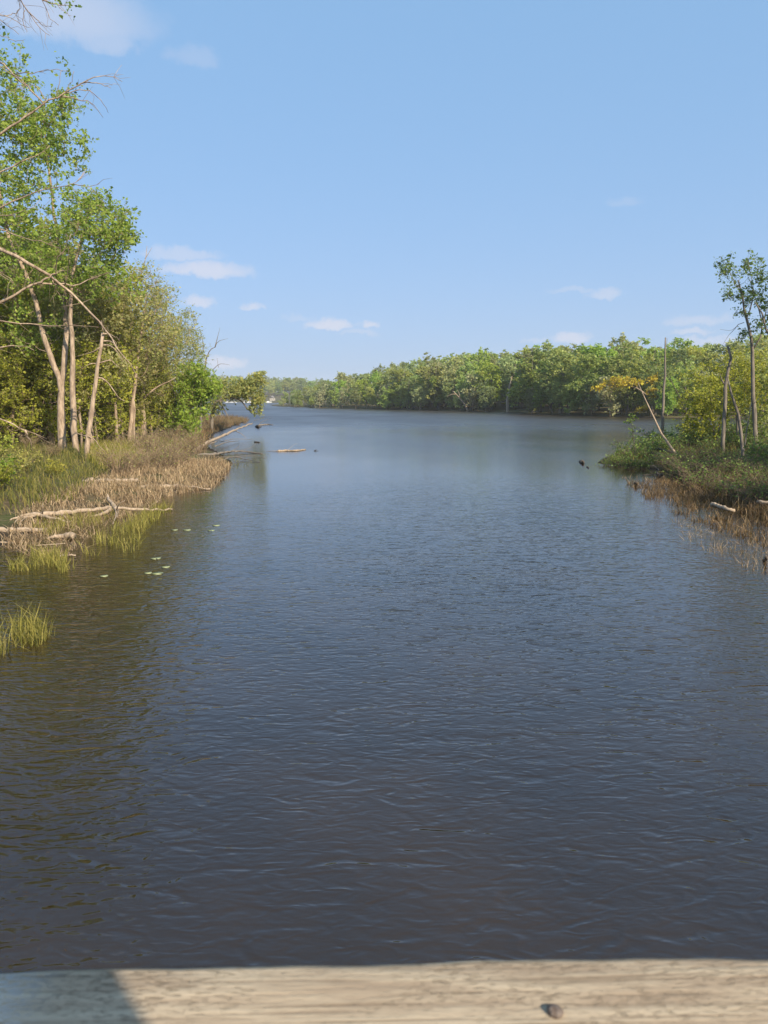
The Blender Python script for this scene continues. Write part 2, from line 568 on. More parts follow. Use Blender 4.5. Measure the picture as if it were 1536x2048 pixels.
def grow(trunks, targets, rng, tip_r=0.008, up=0.55, wiggle=0.06, pipe=0.42, twigs=5, twig_len=0.7, sides=5, branch_gap=0.7):
    """trunks: list of (points, radii); targets: leaf cluster points.
    Every target is joined by a curved limb to the nearest fitting point of the growing skeleton."""
    tb = Tubes()
    pos, rmax, par = [], [], []
    for pts, rad in trunks:
        n = max(6, int(np.linalg.norm(np.diff(pts, axis=0), axis=1).sum() / 0.8))
        c = spline(pts, n)
        rr = np.interp(np.linspace(0, 1, n), np.linspace(0, 1, len(rad)), rad)
        c[1:-1] += rng.normal(0, 0.03, (n - 2, 3))
        tb.add(c, rr, 9, True, 0.05, rng)
        k0 = int(n * 0.3)
        for i in range(k0, n):
            pos.append(c[i]); rmax.append(rr[i] * 0.75); par.append(-1)
    pos = list(pos)
    base = np.array(pos)
    targets = np.asarray(targets)
    if len(targets):
        d0 = np.min(np.linalg.norm(targets[:, None, :] - base[None], axis=2), axis=1)
        order = np.argsort(d0)
        A = np.zeros((len(base) + len(targets) * 4 + 10, 3))
        A[:len(base)] = base
        cnt = len(base)
        paths, pars = [], list(par)
        for ti in order:
            T = targets[ti]
            dv = T[None] - A[:cnt]
            hd = np.hypot(dv[:, 0], dv[:, 1])
            dist = np.linalg.norm(dv, axis=1)
            cost = dist + np.maximum(0, up * hd - dv[:, 2]) * 0.8
            k_ = int(np.argmin(cost))
            Pa = A[k_]
            L = dist[k_]
            ns = 3
            u = np.linspace(0, 1, ns + 1)[1:, None]
            bow = np.array([0, 0, -0.12 * L]) * (4 * u * (1 - u))
            seg = Pa + (T - Pa) * u + bow + rng.normal(0, wiggle * L, (ns, 3)) * (1 - u)
            ids = [k_]
            for q in seg:
                A[cnt] = q
                pars.append(ids[-1])
                ids.append(cnt)
                cnt += 1
            paths.append(ids)
        load = np.zeros(cnt)
        for ids in paths:
            load[ids[-1]] += 1
        for i in range(cnt - 1, len(base) - 1, -1):
            load[pars[i]] += load[i]
        rad = tip_r * np.maximum(load, 1) ** pipe
        for i in range(len(base)):
            rad[i] = min(rad[i], rmax[i])
        for i in range(len(base), cnt):
            rad[i] = min(rad[i], rad[pars[i]] if pars[i] >= len(base) else rmax[pars[i]])
        for ids in paths:
            rr = rad[ids].copy()
            rr[0] = min(rr[0], rr[1] * 1.25)
            tb.add(A[ids], rr, sides if rr[1] > 0.03 else 3, False)
    tw_pts = []
    if twigs and len(targets):
        for T in targets:
            for _ in range(twigs):
                d = rng.standard_normal(3)
                d[2] += 0.25
                d *= twig_len * rng.uniform(0.5, 1.2) / np.linalg.norm(d)
                mid = T + d * 0.5 + rng.normal(0, 0.08 * twig_len, 3)
                tb.add(np.array([T, mid, T + d]), [tip_r * 0.8, tip_r * 0.6, tip_r * 0.35], 3, False)
                tw_pts.append(np.array([T, mid, T + d]))
    return tb, tw_pts


def leaf_points(tw, per, spread, rng):
    """points along the outer two thirds of the twigs"""
    tw = np.asarray(tw)
    n = len(tw)
    u = rng.uniform(0.25, 1.05, (n, per, 1))
    lo = tw[:, None, 0] + (tw[:, None, 1] - tw[:, None, 0]) * np.minimum(u * 2, 1)
    pt = lo + (tw[:, None, 2] - tw[:, None, 1]) * np.maximum(u * 2 - 1, 0)
    return (pt + rng.normal(0, spread, pt.shape)).reshape(-1, 3)


def tree(name, label, trunks, blobs, bark, leafm, seed, per=7, leaf=0.12, twigs=6, twig_len=0.8, tip_r=0.008, cat='tree', group=None, up=0.55, spread=0.05, droop=0.25, extra=None):
    """trunks in world coordinates; blobs: (centre, radii, number of clusters)"""
    rng = np.random.default_rng(seed)
    base = np.array(trunks[0][0][0], float)
    tg = [ellipsoid_points(np.asarray(c) - base, np.asarray(r_), n, rng) for c, r_, n in blobs]
    tg = np.concatenate(tg) if tg else np.zeros((0, 3))
    tr = [(np.asarray(p_, float) - base, r_) for p_, r_ in trunks]
    tb, tw = grow(tr, tg, rng, tip_r, up, twigs=twigs, twig_len=twig_len)
    if extra:
        extra(tb, base, rng)
    root = thing(name, label, cat, base, group)
    link('trunk', tb.mesh('trunk', bark), root)
    if leafm is not None and len(tw):
        C = leaf_points(tw, per, spread, rng)
        link('crown', leaves_mesh('crown', C, leaf, leafm, rng, droop=droop), root)
    return root


def px_path(pts):
    """[(px, py, Y), ...] -> world points"""
    return np.array([at(*q) for q in pts])


def blob(px, py, Y, rx, ry, n, depth=None):
    s_ = Y / F
    return (at(px, py, Y), np.array([rx * s_, depth if depth else max(rx * s_, 1.0), ry * s_]), n)


# ------------------------------------------------------------------ land and water
def poly_sd(poly, X, Y):
    """signed distance to a polygon, positive inside"""
    p = np.asarray(poly, float)
    d = np.full(X.shape, 1e9)
    ins = np.zeros(X.shape, bool)
    for i in range(len(p)):
        a, b = p[i], p[(i + 1) % len(p)]
        e = b - a
        t_ = np.clip(((X - a[0]) * e[0] + (Y - a[1]) * e[1]) / (e @ e + 1e-12), 0, 1)
        d = np.minimum(d, np.hypot(X - a[0] - t_ * e[0], Y - a[1] - t_ * e[1]))
        if a[1] != b[1]:
            c_ = ((a[1] > Y) != (b[1] > Y)) & (X < (b[0] - a[0]) * (Y - a[1]) / (b[1] - a[1]) + a[0])
            ins ^= c_
    return np.where(ins, d, -d)


def G2(px, py):
    return tuple(gnd(px, py)[:2])


left_land = [G2(*q) for q in [(0, 1098), (40, 1075), (110, 1040), (170, 1022), (300, 1002), (400, 968), (455, 945), (468, 925), (440, 905),
                              (412, 890), (430, 868), (470, 852), (497, 842), (470, 838), (420, 836)]]
left_land = [(-14, -40), (-13.5, 0), (-12.5, 12), (-11.5, 16)] + left_land + [(-60, 172), (-200, 150), (-500, 120), (-500, -40)]
right_land = [G2(*q) for q in [(1760, 1075), (1640, 1060), (1536, 1035), (1440, 1003), (1390, 985), (1360, 962), (1325, 942), (1265, 935), (1192, 926),
                               (1205, 917), (1265, 900), (1340, 886), (1420, 873), (1560, 866), (1800, 862)]]
right_land = [(16, -40), (15.5, 0), (17, 10)] + right_land + [(80, 95), (300, 100), (400, -40)]
far_land = [G2(*q) for q in [(2000, 840), (1700, 838), (1536, 838), (1340, 836.5), (1240, 834), (1150, 831.5), (1060, 829), (1045, 826), (1000, 824), (900, 822.5), (800, 820),
                             (700, 817.5), (640, 816), (600, 815), (545, 812.5), (535, 810), (600, 808.5), (560, 806.5), (500, 804.8), (430, 804), (300, 803.4), (0, 803)]]
far_land = far_land + [(-1600, 1000), (-3000, 900), (-3000, 4000), (3000, 4000), (3000, 160), (400, 150)]


def land_height(X, Y):
    dl, dr, df = poly_sd(left_land, X, Y), poly_sd(right_land, X, Y), poly_sd(far_land, X, Y)
    d = np.maximum(np.maximum(dl, dr), df)
    nzv = 0.06 * np.sin(X * 1.3 + 0.7 * np.sin(Y * 0.9)) * np.cos(Y * 1.1) + 0.04 * np.sin(X * 3.1 + Y * 2.3)
    z = np.where(d > 0, 0.40 * (1 - np.exp(-np.maximum(d, 0) / 3.0)) + 0.012 * np.minimum(np.maximum(d, 0), 60) + nzv * np.clip(d / 1.0, 0, 1),
                 -np.minimum(1.8, 0.22 * np.maximum(-d, 0)) - 0.01)
    s_ = np.clip(df / 130.0, 0, 1)
    hill = 11.0 * s_ * s_ * (3 - 2 * s_)
    return z + np.where(df > 0, hill, 0)


def zat(x, y):
    return float(land_height(np.array([x]), np.array([y]))[0])


def axis(dense0, dense1, step, far, k):
    core = np.arange(dense0, dense1 + 1e-6, step)
    g_ = (np.linspace(0, 1, k + 1)[1:] ** 2.2)
    hi = dense1 + step + (far - dense1) * g_
    lo = dense0 - step - (far + dense0) * g_ if dense0 < 0 else dense0 - step - 60 * np.linspace(0, 1, 8)
    return np.concatenate([lo[::-1], core, hi])


gx = axis(-64, 64, 0.7, 3500, 40)
gy = axis(6, 120, 0.7, 4500, 60)
XX, YY = np.meshgrid(gx, gy)
ZZ = land_height(XX, YY)
V = np.stack([XX, YY, ZZ], -1).reshape(-1, 3)
nx_, ny_ = len(gx), len(gy)
ii = (np.arange(ny_ - 1)[:, None] * nx_ + np.arange(nx_ - 1)[None]).ravel()
tag(link('ground', mesh_np('ground', V, [np.stack([ii, ii + 1, ii + nx_ + 1, ii + nx_], -1)], M['ground'], None, True)),
    'muddy brown lake banks and wooded shores', kind='structure')
ws = np.array([-3500, -600, -100, 0, 100, 600, 3500.0])
wy = np.array([-60, 0, 30, 100, 300, 1000, 4500.0])
XX, YY = np.meshgrid(ws, wy)
V = np.stack([XX, YY, XX * 0], -1).reshape(-1, 3)
ii = (np.arange(6)[:, None] * 7 + np.arange(6)[None]).ravel()
tag(link('lake_water', mesh_np('lake_water', V, [np.stack([ii, ii + 1, ii + 8, ii + 7], -1)], M['lake_water'])),
    'rippled dark blue lake water', kind='structure')


# ------------------------------------------------------------------ footbridge railing
def box_mesh(name, sx_, sy_, sz_, mat, bev=0.0):
    import bmesh
    bm = bmesh.new()
    bmesh.ops.create_cube(bm, size=1.0)
    for v_ in bm.verts:
        v_.co = (v_.co.x * sx_, v_.co.y * sy_, v_.co.z * sz_)
    if bev:
        bmesh.ops.bevel(bm, geom=bm.edges[:], offset=bev, segments=2, affect='EDGES')
    me = bpy.data.meshes.new(name)
    bm.to_mesh(me)
    bm.free()
    me.materials.append(mat)
    return me


RZ = CAMZ - 0.35
pl, pr = gnd(0, 1941, RZ), gnd(1536, 1914, RZ)
rail_dir = (pr - pl) / np.linalg.norm(pr - pl)
rail_ang = math.atan2(rail_dir[1], rail_dir[0])
far_mid = (pl + pr) / 2 + np.array([0, 0.0045, 0])
nrm2 = np.array([-rail_dir[1], rail_dir[0], 0])
bridge = thing('footbridge', 'weathered wooden footbridge railing with a nail, along the bottom edge', 'railing', (*(far_mid - nrm2 * 0.07)[:2], 0))
bridge.rotation_euler = (0, 0, rail_ang)
# handrail board: fine grid on the top with worn, wavy edges
rng = np.random.default_rng(3)
BL, BW, BT = 4.8, 0.14, 0.038
xs = np.linspace(-BL / 2, BL / 2, 481)


def wav(x, sd):
    r_ = random.Random(sd)
    return sum(a_ * np.sin(x * f_ + r_.uniform(0, 6.28)) for a_, f_ in ((0.0011, 9), (0.0009, 23), (0.0006, 51), (0.0003, 120)))


prof = [(-0.5, -0.7), (-0.5, -0.22), (-0.478, -0.06), (-0.44, 0.0), (-0.3, 0.0), (0, 0.0), (0.3, 0.0), (0.44, 0.0), (0.48, -0.05), (0.5, -0.20), (0.5, -0.7)]
V = []
for a_, b_ in prof:
    e = wav(xs, 1) if a_ > 0.4 else (wav(xs, 2) if a_ < -0.4 else 0 * xs)
    zz = b_ * BT + (0.0006 * np.sin(xs * 14 + a_ * 9) if b_ == 0 else 0 * xs)
    V.append(np.stack([xs, a_ * BW + e, RZ + zz + 0 * xs], -1))
bot = [(0.5, -1.0), (-0.5, -1.0)]
for a_, b_ in bot:
    V.append(np.stack([xs, a_ * BW + 0 * xs, RZ + b_ * BT + 0 * xs], -1))
k_ = len(V)
V = np.concatenate(V)
nxs = len(xs)
Q = []
for i in range(k_):
    a_, b_ = i * nxs, ((i + 1) % k_) * nxs
    jj = np.arange(nxs - 1)
    Q.append(np.stack([a_ + jj, a_ + jj + 1, b_ + jj + 1, b_ + jj], -1)[:, ::-1])
board = link('handrail_board', mesh_np('handrail_board', V, [np.concatenate(Q)], M['weathered_board'], None, True), bridge)
# bent nail head on the board
npos = gnd(1109, 2020, RZ + 0.002)
c_, s_ = math.cos(-rail_ang), math.sin(-rail_ang)
dx, dy = npos[0] - bridge.location.x, npos[1] - bridge.location.y
tb = Tubes()
tb.add(np.array([[0, 0, -0.004], [0.0002, 0, 0.0], [0.0008, 0.0005, 0.0022], [0.0012, 0.0008, 0.0034]]), [0.0022, 0.0046, 0.0049, 0.0030], 14)
link('nail_head', tb.mesh('nail_head', M['rust']), board, (dx * c_ - dy * s_, dx * s_ + dy * c_, RZ))
M['post_wood'] = plain_mat('post_wood', (0.20, 0.16, 0.11), (0.32, 0.26, 0.19), 5.0, 0.9)
for x_ in (-2.1, -0.0, 2.1):
    link('post', box_mesh('post', 0.09, 0.09, RZ - BT + 2.2, M['post_wood'], 0.004), bridge, (x_, -0.01, (RZ - BT - 2.2) / 2))
for z_ in (2.75, 3.2):
    link('lower_rail', box_mesh('lower_rail', BL, 0.038, 0.14, M['post_wood'], 0.003), bridge, (0, 0.055, z_))
pm = box_mesh('deck_plank', BL, 0.138, 0.038, M['post_wood'], 0.003)
for i in range(12):
    link('deck_plank', pm, bridge, (0, -0.06 - 0.145 * i, 2.43))
# unseen post added behind the viewer to cast the shadow on the handrail's left
sh = gnd(232, 1943, RZ)
bk = np.array([math.sin(R(SUN_AZ)), math.cos(R(SUN_AZ)), 0])
side = np.array([-bk[1], bk[0], 0])
pp = sh + bk * 1.0
lat = 0.075
side = side if side[0] < 0 else -side
pp = pp + side * lat
dx, dy = pp[0] - bridge.location.x, pp[1] - bridge.location.y
post = link('added_shadow_post', box_mesh('added_shadow_post', 0.15, 0.15, 3.0, M['post_wood'], 0.005), bridge, (dx * c_ - dy * s_, dx * s_ + dy * c_, 2.45 + 1.5))
post.rotation_euler = (0, 0, math.atan2(bk[1], bk[0]) - rail_ang)


# ------------------------------------------------------------------ trees on the left bank
def rr(a_, b_, n=5, p_=1.0):
    return list(a_ + (b_ - a_) * np.linspace(0, 1, n) ** p_)


def foot(px, py, Y):
    q = at(px, py, Y)
    q[2] = zat(q[0], q[1]) - 0.15
    return q


def trunk_path(base, rest):
    """base (px, Y): stands on the ground; rest [(px, py), (px, py, Y)...]"""
    px, Y = base
    pts = [foot(px, 900, Y)]
    for q in rest:
        pts.append(at(q[0], q[1], q[2] if len(q) > 2 else Y))
    return np.array(pts)


# 1 forked pale trunk
Y = 51.0
stem = trunk_path((126, Y), [(123, 860), (121, 800), (122, 762)])
limbA = np.array([at(122, 765, Y), at(108, 735, Y), at(94, 695, Y), at(82, 650, Y), at(62, 575, Y), at(42, 530, Y), at(20, 480, Y), at(2, 400, Y), at(-10, 300, Y), at(-5, 200, Y)])
limbB = np.array([at(122, 765, Y), at(127, 735, Y), at(130, 700, Y), at(132, 660, Y + 1), at(126, 560, Y + 1), at(110, 430, Y + 2), at(95, 320, Y + 2), at(85, 230, Y + 2)])
tree('forked_tree', 'tall leafy tree with a pale forked trunk, first from left on the bank', [(np.vstack([stem, limbA[1:]]), [.29, .255, .21, .17, .15, .13, .11, .09, .07, .05, .03]), (np.vstack([[at(121.5, 785, 51.0)], limbB]), [.19, .17, .13, .10, .07, .04])],
     [blob(20, 250, Y, 95, 110, 60, 3.5), blob(90, 300, Y + 2, 80, 80, 75, 3.5), blob(130, 215, Y + 2, 40, 35, 16, 2), blob(40, 420, Y, 90, 90, 75, 4), blob(-60, 330, Y, 110, 190, 60, 4),
      blob(20, 150, Y + 1, 45, 45, 14, 2), blob(70, 520, Y, 80, 70, 40, 3), blob(90, 660, Y + 2, 90, 50, 22, 3)],
     M['bark_tan'], M['leaf_green'], 11, per=9, leaf=0.17, twigs=6, twig_len=0.95)
# 2 straight patchy trunk
Y = 50.0
stem = trunk_path((152, Y), [(148, 850), (144, 780), (144, 720), (143, 650), (141, 600), (146, 545), (158, 500), (170, 455), (182, 425)])
tree('straight_tree', 'leafy tree with a straight patchy trunk just right of the forked trunk', [(stem, rr(.22, .05, 6))],
     [blob(200, 460, Y, 60, 70, 80, 3.5), blob(165, 430, Y, 45, 45, 34, 2.5), blob(225, 470, Y, 35, 45, 26, 2), blob(150, 560, Y + 1, 70, 60, 50, 3), blob(215, 560, Y + 1, 55, 50, 36, 3)],
     M['bark_tan'], M['leaf_green'], 12, per=8, leaf=0.16, twigs=6, twig_len=0.9)
# 3 slender leaning trunk with drooping bare limbs
Y = 44.5


def droopers(tb, base, rng):
    for pts, r0 in [([(201, 692), (215, 690), (228, 697), (240, 712), (246, 725)], .055), ([(203, 682), (222, 683), (236, 695)], .045), ([(205, 668), (218, 668), (232, 675)], .04),
                    ([(196, 727), (206, 724), (221, 720), (230, 728), (240, 736)], .05), ([(193, 755), (205, 757), (218, 768), (228, 782), (238, 796), (250, 802)], .055),
                    ([(200, 695), (185, 704), (165, 710), (152, 713)], .045), ([(196, 727), (180, 728), (160, 740)], .035), ([(176, 872), (190, 880), (200, 894), (212, 904)], .035),
                    ([(172, 872), (158, 868), (146, 860)], .03), ([(206, 664), (204, 650), (203, 640)], .03)]:
        p_ = spline(np.array([at(a_, b_, Y + rng.uniform(-.3, .3)) for a_, b_ in pts]) - base, 9)
        tb.add(p_, np.linspace(r0, 0.012, 9), 5)


stem = trunk_path((172, Y), [(174, 890), (178, 850), (185, 800), (194, 750), (197, 715), (203, 680), (206, 665)])
tree('leaning_bare_tree', 'slender pale dead trunk bent to the right, with drooping bare limbs', [(stem, rr(.17, .085, 5))], [], M['bark_tan'], None, 13, extra=droopers)
# 4 - 9 the trees further along the bank, thinner and lower, olive spring leaves
Y = 58
tree('thin_tree', 'thin tree with yellow-green leaves right of the bent dead trunk', [(trunk_path((233, Y), [(232, 820), (231, 760), (238, 690), (245, 620), (250, 560)]), rr(.13, .03))],
     [blob(225, 640, Y, 55, 90, 60, 3), blob(205, 760, Y, 55, 70, 40, 3), blob(255, 570, Y, 35, 45, 26, 2)], M['bark_tan'], M['leaf_yellow_green'], 14, per=7, leaf=0.15, twigs=6, twig_len=0.9)
Y = 60
tree('twin_stem_tree', 'olive-leaved tree with two close stems beside the brown thicket', [(trunk_path((258, Y), [(264, 820), (268, 780), (275, 720), (285, 650), (292, 590)]), rr(.19, .03)),
                                                      (trunk_path((268, Y), [(269, 830), (268, 800), (255, 740), (250, 680)]), rr(.10, .03))],
     [blob(285, 640, Y, 55, 85, 80, 3), blob(250, 720, Y, 50, 60, 36, 3), blob(310, 600, Y + 2, 35, 55, 34, 2), blob(285, 560, Y, 30, 30, 18, 2)],
     M['bark_tan'], M['leaf_olive'], 15, per=7, leaf=0.12, twigs=6, twig_len=0.9)
Y = 62
snag_pts = trunk_path((236, Y), [(240, 760), (250, 700), (259, 665), (268, 620), (280, 560), (291, 515), (294, 492)])
tree('tall_leaning_snag', 'tall pale leaning dead tree whose bare tip rises above the crowns', [(snag_pts, rr(.20, .015, 6))],
     [], M['dead_wood'], None, 16, extra=lambda tb, base, rng: [tb.add(spline(np.array([at(a_, b_, Y) for a_, b_ in q]) - base, 8), np.linspace(.03, .008, 8), 4) for q in
     ([(290, 518), (298, 505), (304, 495)], [(284, 545), (270, 536), (262, 534)], [(256, 680), (270, 668), (285, 664)], [(246, 715), (232, 700), (226, 680)])])
Y = 66
tree('stout_tree', 'stout trunk with open olive crown, behind the brown thicket', [(trunk_path((288, Y), [(286, 830), (285, 795), (290, 740), (300, 680), (312, 620)]), rr(.24, .03))],
     [blob(320, 640, Y, 45, 65, 70, 3), blob(345, 690, Y, 40, 60, 46, 3), blob(300, 740, Y, 45, 60, 36, 3)],
     M['bark_tan'], M['leaf_olive'], 17, per=7, leaf=0.12, twigs=7, twig_len=1.0,
     extra=lambda tb, base, rng: tb.add(spline(np.array([at(a_, b_, 65) for a_, b_ in [(283, 800), (300, 785), (318, 772), (338, 763), (352, 755)]]) - base, 10), np.linspace(.10, .03, 10), 6))
Y = 72
tree('open_crowned_tree', 'open-crowned olive tree at the right end of the left woods', [(trunk_path((352, Y), [(350, 800), (338, 755), (335, 720), (352, 670)]), rr(.17, .03))],
     [blob(365, 665, Y, 38, 50, 60, 3), blob(385, 705, Y, 28, 45, 36, 2.5), blob(340, 720, Y, 40, 50, 40, 3)], M['bark_grey'], M['leaf_olive'], 18, per=7, leaf=0.12, twigs=7, twig_len=0.95)
Y = 70
tree('bright_green_tree', 'small bright green leafy tree at the right end of the left woods', [(trunk_path((373, Y), [(376, 820), (381, 790), (390, 760), (395, 735)]), rr(.13, .03))],
     [blob(395, 760, Y, 40, 40, 70, 2.4), blob(385, 800, Y, 28, 42, 46, 2), blob(418, 775, Y, 24, 30, 26, 1.6), blob(380, 850, Y - 2, 18, 26, 22, 1.2), blob(350, 830, Y, 22, 22, 14, 1.5)],
     M['bark_tan'], M['leaf_bright'], 19, per=9, leaf=0.16, twigs=7, twig_len=0.75)
Y = 84


def snag_limbs(tb, base, rng):
    for pts, r0 in [([(412, 720), (420, 700), (430, 695), (436, 683), (456, 677)], .07), ([(430, 694), (435, 675), (440, 655)], .05), ([(408, 705), (405, 680), (400, 660)], .03),
                    ([(425, 740), (440, 728), (460, 730)], .04), ([(437, 735), (434, 716)], .025)]:
        tb.add(spline(np.array([at(a_, b_, Y) for a_, b_ in pts]) - base, 9), np.linspace(r0, 0.012, 9), 5)


tree('forked_snag', 'bare grey dead tree with forked tip above the bright green tree', [(trunk_path((402, Y), [(402, 820), (404, 770), (412, 720)]), rr(.15, .08))], [], M['bark_grey'], None, 20, extra=snag_limbs)
Y = 92
tree('overhanging_tree', 'olive-leaved tree leaning out over the water at the tip of the left bank', [
    (trunk_path((425, Y), [(425, 815), (438, 800), (455, 795), (475, 797)]), rr(.22, .10)),
    (np.array([at(475, 797, Y), at(486, 806, Y), at(495, 818, Y), at(508, 828, Y)]), rr(.10, .03)),
    (np.array([at(440, 800, Y), at(450, 822, Y), at(460, 838, Y)]), rr(.09, .03)),
    (np.array([at(455, 795, Y), at(480, 780, Y), at(515, 762, Y)]), rr(.10, .03))],
    [blob(465, 780, Y, 42, 22, 60, 3), blob(510, 790, Y, 24, 24, 26, 2), blob(512, 757, Y, 20, 11, 22, 1.5), blob(515, 812, Y, 20, 14, 14, 1.5), blob(490, 770, Y, 26, 14, 20, 2), blob(425, 810, Y, 22, 18, 18, 2)],
    M['bark_grey'], M['leaf_olive'], 21, per=8, leaf=0.20, twigs=6, twig_len=0.8)

# near tree just outside the frame, its long bare limbs reach in over the bank
def reach(tb, base, rng):
    D = 25.0
    paths = [
        ([(-140, 455), (0, 498), (60, 530), (130, 575), (190, 635), (240, 700), (270, 750), (290, 768)], .075, 0),
        ([(-150, 690), (-60, 625), (0, 605), (50, 578), (75, 567), (120, 568), (150, 568), (190, 555), (215, 545)], .065, 0),
        ([(75, 567), (100, 553), (128, 542)], .035, 0), ([(110, 552), (116, 520), (130, 495), (142, 470)], .018, 0),
        ([(105, 560), (112, 580), (125, 600)], .016, 0), ([(128, 573), (135, 545), (140, 520)], .012, 0),
        ([(-150, 360), (0, 268), (60, 228), (109, 197), (160, 168), (193, 153), (220, 152), (246, 161)], .055, 1),
        ([(160, 168), (195, 166), (222, 176)], .018, 1), ([(120, 190), (150, 197), (185, 208), (206, 235)], .018, 1), ([(130, 186), (170, 180), (198, 196), (215, 226)], .015, 1),
        ([(90, 210), (60, 178), (25, 150), (-20, 120)], .022, 1), ([(110, 196), (118, 175), (124, 140)], .010, 1), ([(130, 185), (140, 165), (150, 145)], .010, 1), ([(95, 205), (70, 172), (30, 172)], .014, 1),
        ([(30, 148), (70, 146), (100, 140), (135, 143)], .016, 1), ([(0, 125), (30, 150), (60, 175)], .028, 1),
        ([(-140, 400), (0, 346), (50, 322), (91, 300), (100, 290)], .040, 0),
        ([(-140, 470), (0, 416), (73, 383), (146, 368), (171, 347)], .042, 1), ([(146, 368), (180, 373), (200, 365)], .014, 1), ([(160, 358), (172, 335)], .012, 1),
        ([(-120, 440), (0, 432), (55, 420), (80, 402)], .026, 0), ([(-120, 430), (0, 459), (40, 472), (100, 490), (118, 497)], .028, 0), ([(95, 490), (112, 482)], .012, 0),
        ([(-150, 600), (0, 641), (78, 649), (109, 653), (140, 650), (197, 654)], .030, 0), ([(-150, 720), (0, 694), (39, 691), (67, 699)], .050, 0),
        ([(-140, 790), (0, 838), (47, 858), (95, 878)], .055, 0), ([(50, 860), (60, 885), (66, 905)], .03, 0),
        ([(-120, 520), (0, 545), (30, 572), (34, 590)], .016, 0), ([(-120, 560), (-20, 545), (20, 560), (28, 600), (24, 620)], .014, 0),
        # dark hanging twigs at the top corner
        ([(-120, -140), (10, -50), (40, 0), (55, 20), (70, 43), (87, 65), (100, 69)], .040, 1), ([(58, 24), (75, 42), (90, 53), (105, 55)], .014, 1),
        ([(-60, -120), (60, -30), (85, 0), (93, 22), (100, 40), (117, 49)], .022, 1), ([(85, 0), (105, 8), (125, 10), (145, 9)], .024, 1), ([(115, 10), (128, 22), (142, 32)], .008, 1),
        ([(-20, -60), (34, -10), (35, 26), (32, 32), (42, 43)], .020, 1), ([(33, 28), (15, 31), (-10, 30)], .012, 1), ([(-60, 0), (0, 40), (20, 55), (38, 68)], .022, 1),
        ([(-20, 20), (20, 36), (45, 50), (62, 54)], .012, 1), ([(50, 20), (46, 45), (55, 65)], .010, 1), ([(0, 70), (30, 82), (50, 80)], .010, 1)]
    for pts, r0, far in paths:
        dd = D - 1.5 if not far else D + 1.5
        w_ = np.array([at(a_, b_, dd + 0.6 * math.sin(a_ * 0.013 + b_ * 0.02)) for a_, b_ in pts]) - base
        n = max(8, len(pts) * 3)
        c_ = spline(w_, n)
        c_[1:] += rng.normal(0, 0.018, (n - 1, 3))
        if pts[0][0] < -50:                     # joins the trunk
            j = np.array([0, 0, max(1.0, c_[0][2] - 1.6)])
            c_ = np.vstack([j, j + (c_[0] - j) * 0.5 + [0, 0, .25], c_])
            n += 2
        tb.add(c_, np.linspace(r0 * 1.15, 0.007, n), 6 if r0 > .03 else 4)
        if r0 > 0.012:                          # side twigs
            for q in range(n - 8 if n > 12 else 2):
                i = rng.integers(n // 3, n - 1)
                tg_ = c_[min(i + 1, n - 1)] - c_[i - 1]
                d = tg_ / np.linalg.norm(tg_) * .9 + rng.standard_normal(3) * [.45, .4, .45]
                d *= rng.uniform(.25, .8) / np.linalg.norm(d)
                tb.add(np.array([c_[i], c_[i] + d * .5 + rng.normal(0, .04, 3), c_[i] + d + [0, 0, -.08]]), [.007, .006, .003], 3, False)


tb0 = foot(-165, 1000, 24.5)
near = tree('bare_limbed_tree', 'near tree at the left edge with long bare arching limbs', [(np.array([tb0, tb0 + [0.1, 0, 4], tb0 + [-.2, .2, 9], tb0 + [.2, 0, 15], tb0 + [.4, 0, 20]]), rr(.32, .06))],
            [], M['bark_tan'], None, 31, extra=reach)
rng = np.random.default_rng(77)
lp = []
for px, py, n, s_ in [(145, 8, 26, .16), (118, 12, 8, .1), (2, 62, 20, .2), (128, 125, 18, .14), (136, 140, 12, .12), (140, 190, 9, .1), (110, 3, 8, .1), (158, 175, 14, .14)]:
    lp.append(at(px, py, 26.3) - tb0 + rng.normal(0, s_, (n, 3)))
link('crown', leaves_mesh('crown', np.concatenate(lp), 0.10, M['leaf_sapling'], rng), near)


# ------------------------------------------------------------------ trees on the right bank
Y = 50.0
stem = trunk_path((1511, Y), [(1510, 870), (1506, 800), (1505, 740), (1505, 700), (1500, 670), (1494, 645), (1489, 618), (1484, 590), (1476, 560)])
tree('tall_sapling', 'tall slim young tree with sparse small leaves near the right edge', [
    (stem, [.17, .14, .12, .10, .07, .04]),
    (np.array([at(1505, 700, Y), at(1515, 685, Y), at(1524, 668, Y), at(1522, 640, Y), at(1510, 600, Y), at(1500, 560, Y)]), rr(.05, .018)),
    (np.array([at(1492, 640, Y), at(1502, 615, Y), at(1505, 570, Y), at(1495, 520, Y)]), rr(.045, .012)),
    (np.array([at(1484, 590, Y), at(1470, 565, Y), at(1455, 535, Y), at(1440, 512, Y)]), rr(.03, .008)),
    (np.array([at(1488, 645, Y), at(1477, 648, Y), at(1465, 662, Y), at(1452, 675, Y), at(1445, 690, Y)]), rr(.02, .006)),
    (np.array([at(1477, 648, Y), at(1462, 660, Y), at(1440, 659, Y)]), rr(.014, .005))],
    [blob(1490, 570, Y, 40, 42, 32, 1.4), blob(1450, 527, Y, 13, 17, 12, .7), blob(1497, 525, Y, 10, 20, 12, .7), blob(1530, 545, Y, 14, 30, 16, .8), blob(1447, 548, Y, 12, 10, 7, .6),
     blob(1460, 592, Y, 14, 8, 7, .6), blob(1485, 628, Y, 14, 6, 7, .5), blob(1520, 600, Y, 20, 24, 18, 1), blob(1488, 670, Y, 10, 12, 8, .6), blob(1515, 650, Y, 14, 12, 7, .7)],
    M['bark_grey'], M['leaf_sapling'], 41, per=5, leaf=0.125, twigs=4, twig_len=.45, tip_r=.006)
